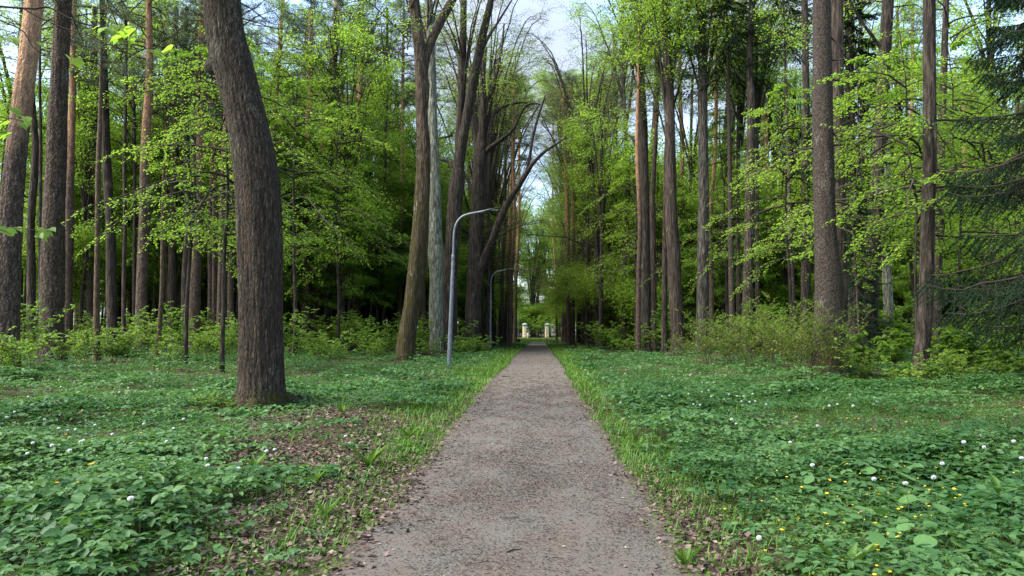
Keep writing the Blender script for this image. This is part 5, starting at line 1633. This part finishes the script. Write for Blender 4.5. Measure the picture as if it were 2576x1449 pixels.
fallen("stick", "short forked stick on the edge of the gravel beside the seedlings", [[*gp(1030, 7.6, .03), .008], [*gp(1050, 7.5, .04), .008], [*gp(1066, 7.35, .03), .004]], TWIG, [[[*gp(1040, 7.55, .035), .006], [*gp(1036, 7.7, .05), .003]]])
fallen("stick", "straight brown stick near the bottom of the path", [[*gp(1275, 5.15, .03), .006], [*gp(1292, 5.2, .035), .006], [*gp(1310, 5.22, .03), .003]], TWIG)
fallen("stick", "crooked bare stick standing in the herbs left of the furrowed leaning tree", [[*gp(300, 13.3, .0), .012], [*gp(320, 13.2, .3), .01], [*gp(345, 13.1, .42), .008], [*gp(365, 13.1, .6), .004]], TWIG)

# ------------------------------------------------------------------ flowers
CLOCK = FLUFF
CREAMF = FLUFF_Y
YEL = plain("yellow_petal", (.72, .50, .02), .5, var=(.60, .36, .01), scale=60)


def clock_mesh(name, mat, closed=False):
    r = np.random.default_rng(4)
    g = Geo()
    n = 150
    k = np.arange(n) + .5
    ph = np.arccos(1 - 2 * k / n); th = k * 2.39996
    d = np.stack([np.sin(ph) * np.cos(th), np.sin(ph) * np.sin(th), np.cos(ph)], -1)
    if closed:
        d = d * [.55, .55, 1.2]
    tube(g, np.array([[0, 0, -.012], [0, 0, -.008], [0, 0, 0], [0, 0, .008], [0, 0, .012]]), [.002, .009, .013, .009, .002], 10)
    leaves(g, d * .010, d, r.normal(0, 1, (n, 3)), .016, .009, ROUND, 0, .5)
    return g.mesh(name, [mat])


def stem_mesh(h, mat, rr=.0022):
    g = Geo()
    u = np.linspace(0, 1, 6)
    tube(g, np.stack([.02 * u ** 2, .01 * np.sin(3 * u), -.03 + (h + .03) * u], -1), rr, 5)
    return g.mesh("stem", [mat], True)


D_HEAD = clock_mesh("seed_head", CLOCK); D_CLOSED = clock_mesh("flower_head", CREAMF, True)
D_STEM = stem_mesh(.30, TWIG_GREEN)


def dandelion(vx, vy, hz, label, group=None, closed=False, s=1.0):
    # head height above ground fixes the distance
    D = (CAMZ - hz) * FV / (vy - 832)
    for _ in range(4):
        q = W(vx, vy, D)
        D *= (CAMZ - hz - float(H(q[0], D))) / (CAMZ - q[2])
    q = W(vx, vy, D)
    t = thing("dandelion", label, "dandelion", (q[0], q[1], float(H(q[0], q[1]))), rng.uniform(0, 6.28), group, 1.0)
    k = hz / .30
    st = link("stem", D_STEM, t, None, None, (1, 1, k))
    link("flower_head" if closed else "seed_head", D_CLOSED if closed else D_HEAD, t, (.02, .0014, hz + .008), None, (s * .8 * rng.uniform(.85, 1.1), s * .8 * rng.uniform(.85, 1.1), s * .66 * rng.uniform(.8, 1.1)))


dandelion(325, 1256, .36, "largest white dandelion clock low in the herbs, beside a pale closing one", s=1.15)
dandelion(302, 1264, .33, "pale cream closing dandelion next to the largest white clock", None, True, 1.2)
dandelion(1908, 1354, .30, "white dandelion clock closest to the camera on the flowery side", s=.9)
dandelion(869, 1098, .22, "white dandelion clock alone on the brown leaf litter")
dandelion(885, 1099, .20, "cream closing dandelion next to the lone clock on the leaf litter", None, True)
dandelion(595, 1181, .25, "white dandelion clock at the edge where herbs meet the leaf litter")
dandelion(1562, 1014, .25, "white dandelion clock nearest the gravel on the flowery side")
dandelion(1574, 931, .25, "white dandelion clock in the herbs in front of the slim bent trunk")
LH = [(30, 1132), (68, 1142), (80, 1116), (86, 1111), (136, 1122), (148, 1079), (174, 1083), (190, 1081), (207, 1112), (213, 1109), (181, 1135), (70, 999), (34, 1038), (14, 1051), (115, 1056), (236, 1071),
      (279, 1095), (358, 1068), (437, 1080), (465, 1056), (414, 1113), (523, 1155), (522, 1174), (152, 974), (146, 962), (302, 992), (322, 977), (342, 946), (241, 939), (530, 924), (535, 928), (515, 924), (487, 982), (686, 1133), (675, 1136)]
for x, y in LH:
    dandelion(x, y, rng.uniform(.24, .34), "white dandelion clock among the herbs left of the furrowed leaning tree", "dandelion clocks around the furrowed leaning tree")
for x, y in [(175, 1103), (209, 1033)]:
    dandelion(x, y, .3, "cream closing dandelion among the white clocks left of the furrowed tree", "closing dandelions by the furrowed tree", True)
RH1 = [(1581, 931), (1573, 941), (1536, 926), (1474, 931), (1461, 927), (1481, 942), (1618, 912), (1638, 902), (1654, 909), (1718, 910), (1734, 947), (1740, 943), (1691, 948), (1760, 938), (1794, 916), (1836, 904)]
for x, y in RH1:
    dandelion(x, y, rng.uniform(.24, .34), "white dandelion clock in the far herbs below the brown leaning trunk", "dandelion clocks in the far herbs")
RH2 = [(1683, 996), (1666, 998), (1654, 999), (1735, 992), (1768, 987), (1763, 1018), (1747, 1018), (1780, 983), (1790, 998), (1766, 963), (1778, 964), (1793, 963), (1835, 993), (1852, 997), (1872, 998), (1891, 992), (1866, 1011), (1883, 1012), (1897, 1010), (1925, 1018), (1844, 1057), (1848, 1067), (1825, 1085), (1984, 983)]
for x, y in RH2:
    dandelion(x, y, rng.uniform(.24, .34), "white dandelion clock in the middle of the herbs before the shrub thicket", "dandelion clocks before the shrub thicket")
RH3 = [(2142, 994), (2199, 1001), (2203, 1011), (2105, 1018), (2088, 1022), (2148, 1022), (2053, 1072), (2049, 1172), (1989, 1115), (2205, 1208), (2284, 1218), (2344, 1203), (2370, 1169), (2430, 1114), (2467, 1098), (2481, 1127), (2547, 1111), (2567, 1154)]
for x, y in RH3:
    dandelion(x, y, rng.uniform(.28, .36), "white dandelion clock among the yellow flowers and horsetail", "dandelion clocks among the yellow flowers", s=1.1)

# small yellow flowers on thin stems
g = Geo()
u = np.linspace(0, 1, 5)
tube(g, np.stack([.03 * u ** 2, 0 * u, -.02 + .28 * u], -1), .0016, 5, 1)
a = np.arange(7) * 6.283 / 7
leaves(g, np.tile([[.03, 0, .262]], (7, 1)), np.stack([np.cos(a), np.sin(a), np.full(7, .55)], -1), np.tile([[0, 0, 1.]], (7, 1)), .019, .014, OVATE, 0, .5)
tube(g, [[.03, 0, .256], [.03, 0, .262], [.03, 0, .268]], [.003, .006, .002], 6, 0)
YF = g.mesh("yellow_flower", [YEL, TWIG_GREEN])
r = np.random.default_rng(77)
spots = []
for cx_, cy_, sx, sy, n in [(2230, 1130, 110, 45, 44), (2190, 1225, 90, 40, 20), (2330, 1260, 130, 50, 20), (2450, 1190, 80, 50, 16), (2080, 1120, 60, 30, 22), (2250, 1060, 160, 25, 30), (2400, 1030, 100, 25, 16), (1985, 1140, 40, 30, 8), (2210, 1370, 40, 20, 8), (1950, 1250, 60, 50, 6)]:
    for _ in range(n):
        spots.append((cx_ + r.normal(0, sx), cy_ + r.normal(0, sy)))
for x, y in spots:
    y = max(y, 985)
    if x > 2600: continue
    D = (CAMZ - .26) * FV / (y - 832)
    q = W(x, y, D)
    o = link("yellow_flower", YF, None, (q[0], q[1], float(H(q[0], q[1])) + r.uniform(-.04, .05)), r.uniform(0, 6.28), r.uniform(.55, .95))
    o.rotation_euler = (r.normal(0, .15), r.normal(0, .15), r.uniform(0, 6.28))
    tag(o, "small yellow flower on a thin stem among the horsetail and herbs", "flower", "yellow flowers on the flowery side")
for x, y in [(217, 1198), (222, 1194), (345, 1112), (160, 1110), (150, 1240), (192, 1247), (235, 1222), (340, 1052)]:
    D = (CAMZ - .2) * FV / (y - 832); q = W(x, y, D)
    o = link("yellow_flower", YF, None, (q[0], q[1], float(H(q[0], q[1])) - .03), r.uniform(0, 6.28), 1.2)
    tag(o, "small yellow flower hidden in the herbs on the lamp post side", "flower", "yellow flowers on the lamp post side")

# ------------------------------------------------------------------ big soft leaves low on the right, dock rosettes, ferns
def broad_leaf(seed, n, L, upright):
    r = np.random.default_rng(seed)
    g = Geo()
    for k in range(n):
        a = k * 2.4 + r.normal(0, .3)
        hz = r.uniform(.06, .16); out = r.uniform(.04, .13)
        p = np.array([[math.cos(a) * out, math.sin(a) * out, hz]])
        segs(g, [[0, 0, -.02]], p, .003, .0025, 1)
        if upright:
            leaves(g, np.array([[0, 0, 0.]]), np.array([[math.cos(a) * .55, math.sin(a) * .55, .8]]), np.array([[-math.cos(a), -math.sin(a), .5]]), L * r.uniform(.7, 1.15), L * .24, OVATE, 0, r.random())
        else:
            leaves(g, p, np.array([[math.cos(a), math.sin(a), r.normal(-.1, .2)]]), np.array([[r.normal(0, .25), r.normal(-.1, .25), 1]]), L * r.uniform(.7, 1.2), L * .95, ROUND, 0, r.random())
    return g


BL = [broad_leaf(s, n, L, False).mesh("broad_leaved_plant", [LEAF_BIG, TWIG_GREEN]) for s, n, L in ((1, 5, .13), (2, 4, .15), (3, 6, .11))]
DK = [broad_leaf(s, n, L, True).mesh("dock_plant", [LEAF_SMALL, TWIG_GREEN]) for s, n, L in ((11, 7, .26), (12, 5, .20), (13, 6, .16))]
r = np.random.default_rng(5)
for (x, y) in [(2060, 1228), (2090, 1190), (2170, 1240), (2235, 1195), (2290, 1250), (2340, 1270), (2380, 1330), (2420, 1360), (2470, 1310), (2400, 1395), (2520, 1325), (2540, 1400), (2250, 1390), (2180, 1310), (2440, 1420), (2130, 1290), (2360, 1380), (2500, 1380), (2300, 1340), (2555, 1345), (1975, 1145), (1990, 1160), (2210, 1160), (2330, 1140)]:
    D = 1.52 * FV / (y - 832); q = W(x, y, D)
    o = link("broad_leaved_plant", BL[r.integers(3)], None, (q[0], q[1], float(H(q[0], q[1])) + .06), r.uniform(0, 6.28), r.uniform(.8, 1.15))
    tag(o, "low plant with big smooth rounded leaves among the yellow flowers", "plant", "big rounded leaves on the flowery side")
for (x, y, k, s, lab) in [(928, 1172, 0, 1.25, "pale dock rosette with long upright leaves on the leaf litter beside the path"), (860, 1050, 1, 1.3, "small dark dock tuft at the far edge of the leaf litter"), (730, 1120, 2, 1.0, "little dock tuft on the litter near the furrowed leaning tree"),
                          (790, 1220, 1, 1.0, "upright dock leaves amid the brown litter below the furrowed tree"), (820, 1290, 2, 1.1, "narrow dock leaves at the near end of the brown litter"), (1030, 1100, 0, .9, "dock tuft in the grass fringe on the lamp post side"),
                          (2130, 1425, 0, 1.1, "tall dock leaf by the lower edge on the flowery side"), (1720, 1395, 1, 1.0, "dock tuft on the seedling strip close to the gravel"), (2010, 1220, 1, 1.1, "dark dock leaves where the herbs thin out on the flowery side"), (990, 950, 0, 1.3, "dark green dock clump in the herbs below the mossy leaning tree"),
                          (2545, 1270, 0, 1.5, "long dark dock leaves at the edge of the view among rounded leaves"), (640, 1180, 1, 1.0, "dock tuft where herbs border the litter under the furrowed tree"), (440, 1330, 0, .9, "dock leaves rising from the dense herbs in the near corner")]:
    D = 1.56 * FV / (y - 832); q = W(x, y, D)
    tag(link("dock_plant", DK[k], None, (q[0], q[1], float(H(q[0], q[1]))), r.uniform(0, 6.28), s), lab, "plant")

g = Geo()
for k in range(9):
    a = k * .698 + rng.normal(0, .2); L = rng.uniform(.4, .6)
    u = np.linspace(0, 1, 12)
    P = np.stack([math.cos(a) * L * u * .85, math.sin(a) * L * u * .85, L * (.9 * u - .55 * u ** 2)], -1)
    segs(g, P[:-1], P[1:], .003, .002, 1)
    for sgn in (1, -1):
        la = a + sgn * 1.25
        w_ = .12 * np.sin(np.pi * (.12 + .86 * u)) + .01
        leaves(g, P, np.tile([[math.cos(la), math.sin(la), -.05]], (12, 1)), np.tile([[0, 0, 1.]], (12, 1)), w_, .03, QUAD, 0, rng.random(12))
FERN = g.mesh("fern", [LEAF_SMALL, TWIG_GREEN])
for vx, D, s, lab in [(2065, 21.4, 1.1, "fern at the gnarled mossy roots of the broad scaly trunk, nearest the thicket"), (2100, 20.9, .9, "small fern directly below the broad scaly trunk"), (2140, 20.6, 1.15, "larger fern right of the gnarled mossy roots"), (2195, 20.2, .9, "fern between the mossy roots and the knotted trunk")]:
    x = W(vx, 832, D)[0]
    tag(link("fern", FERN, None, (x, D, float(H(x, D)) - .01), rng.uniform(0, 6), s), lab, "fern")
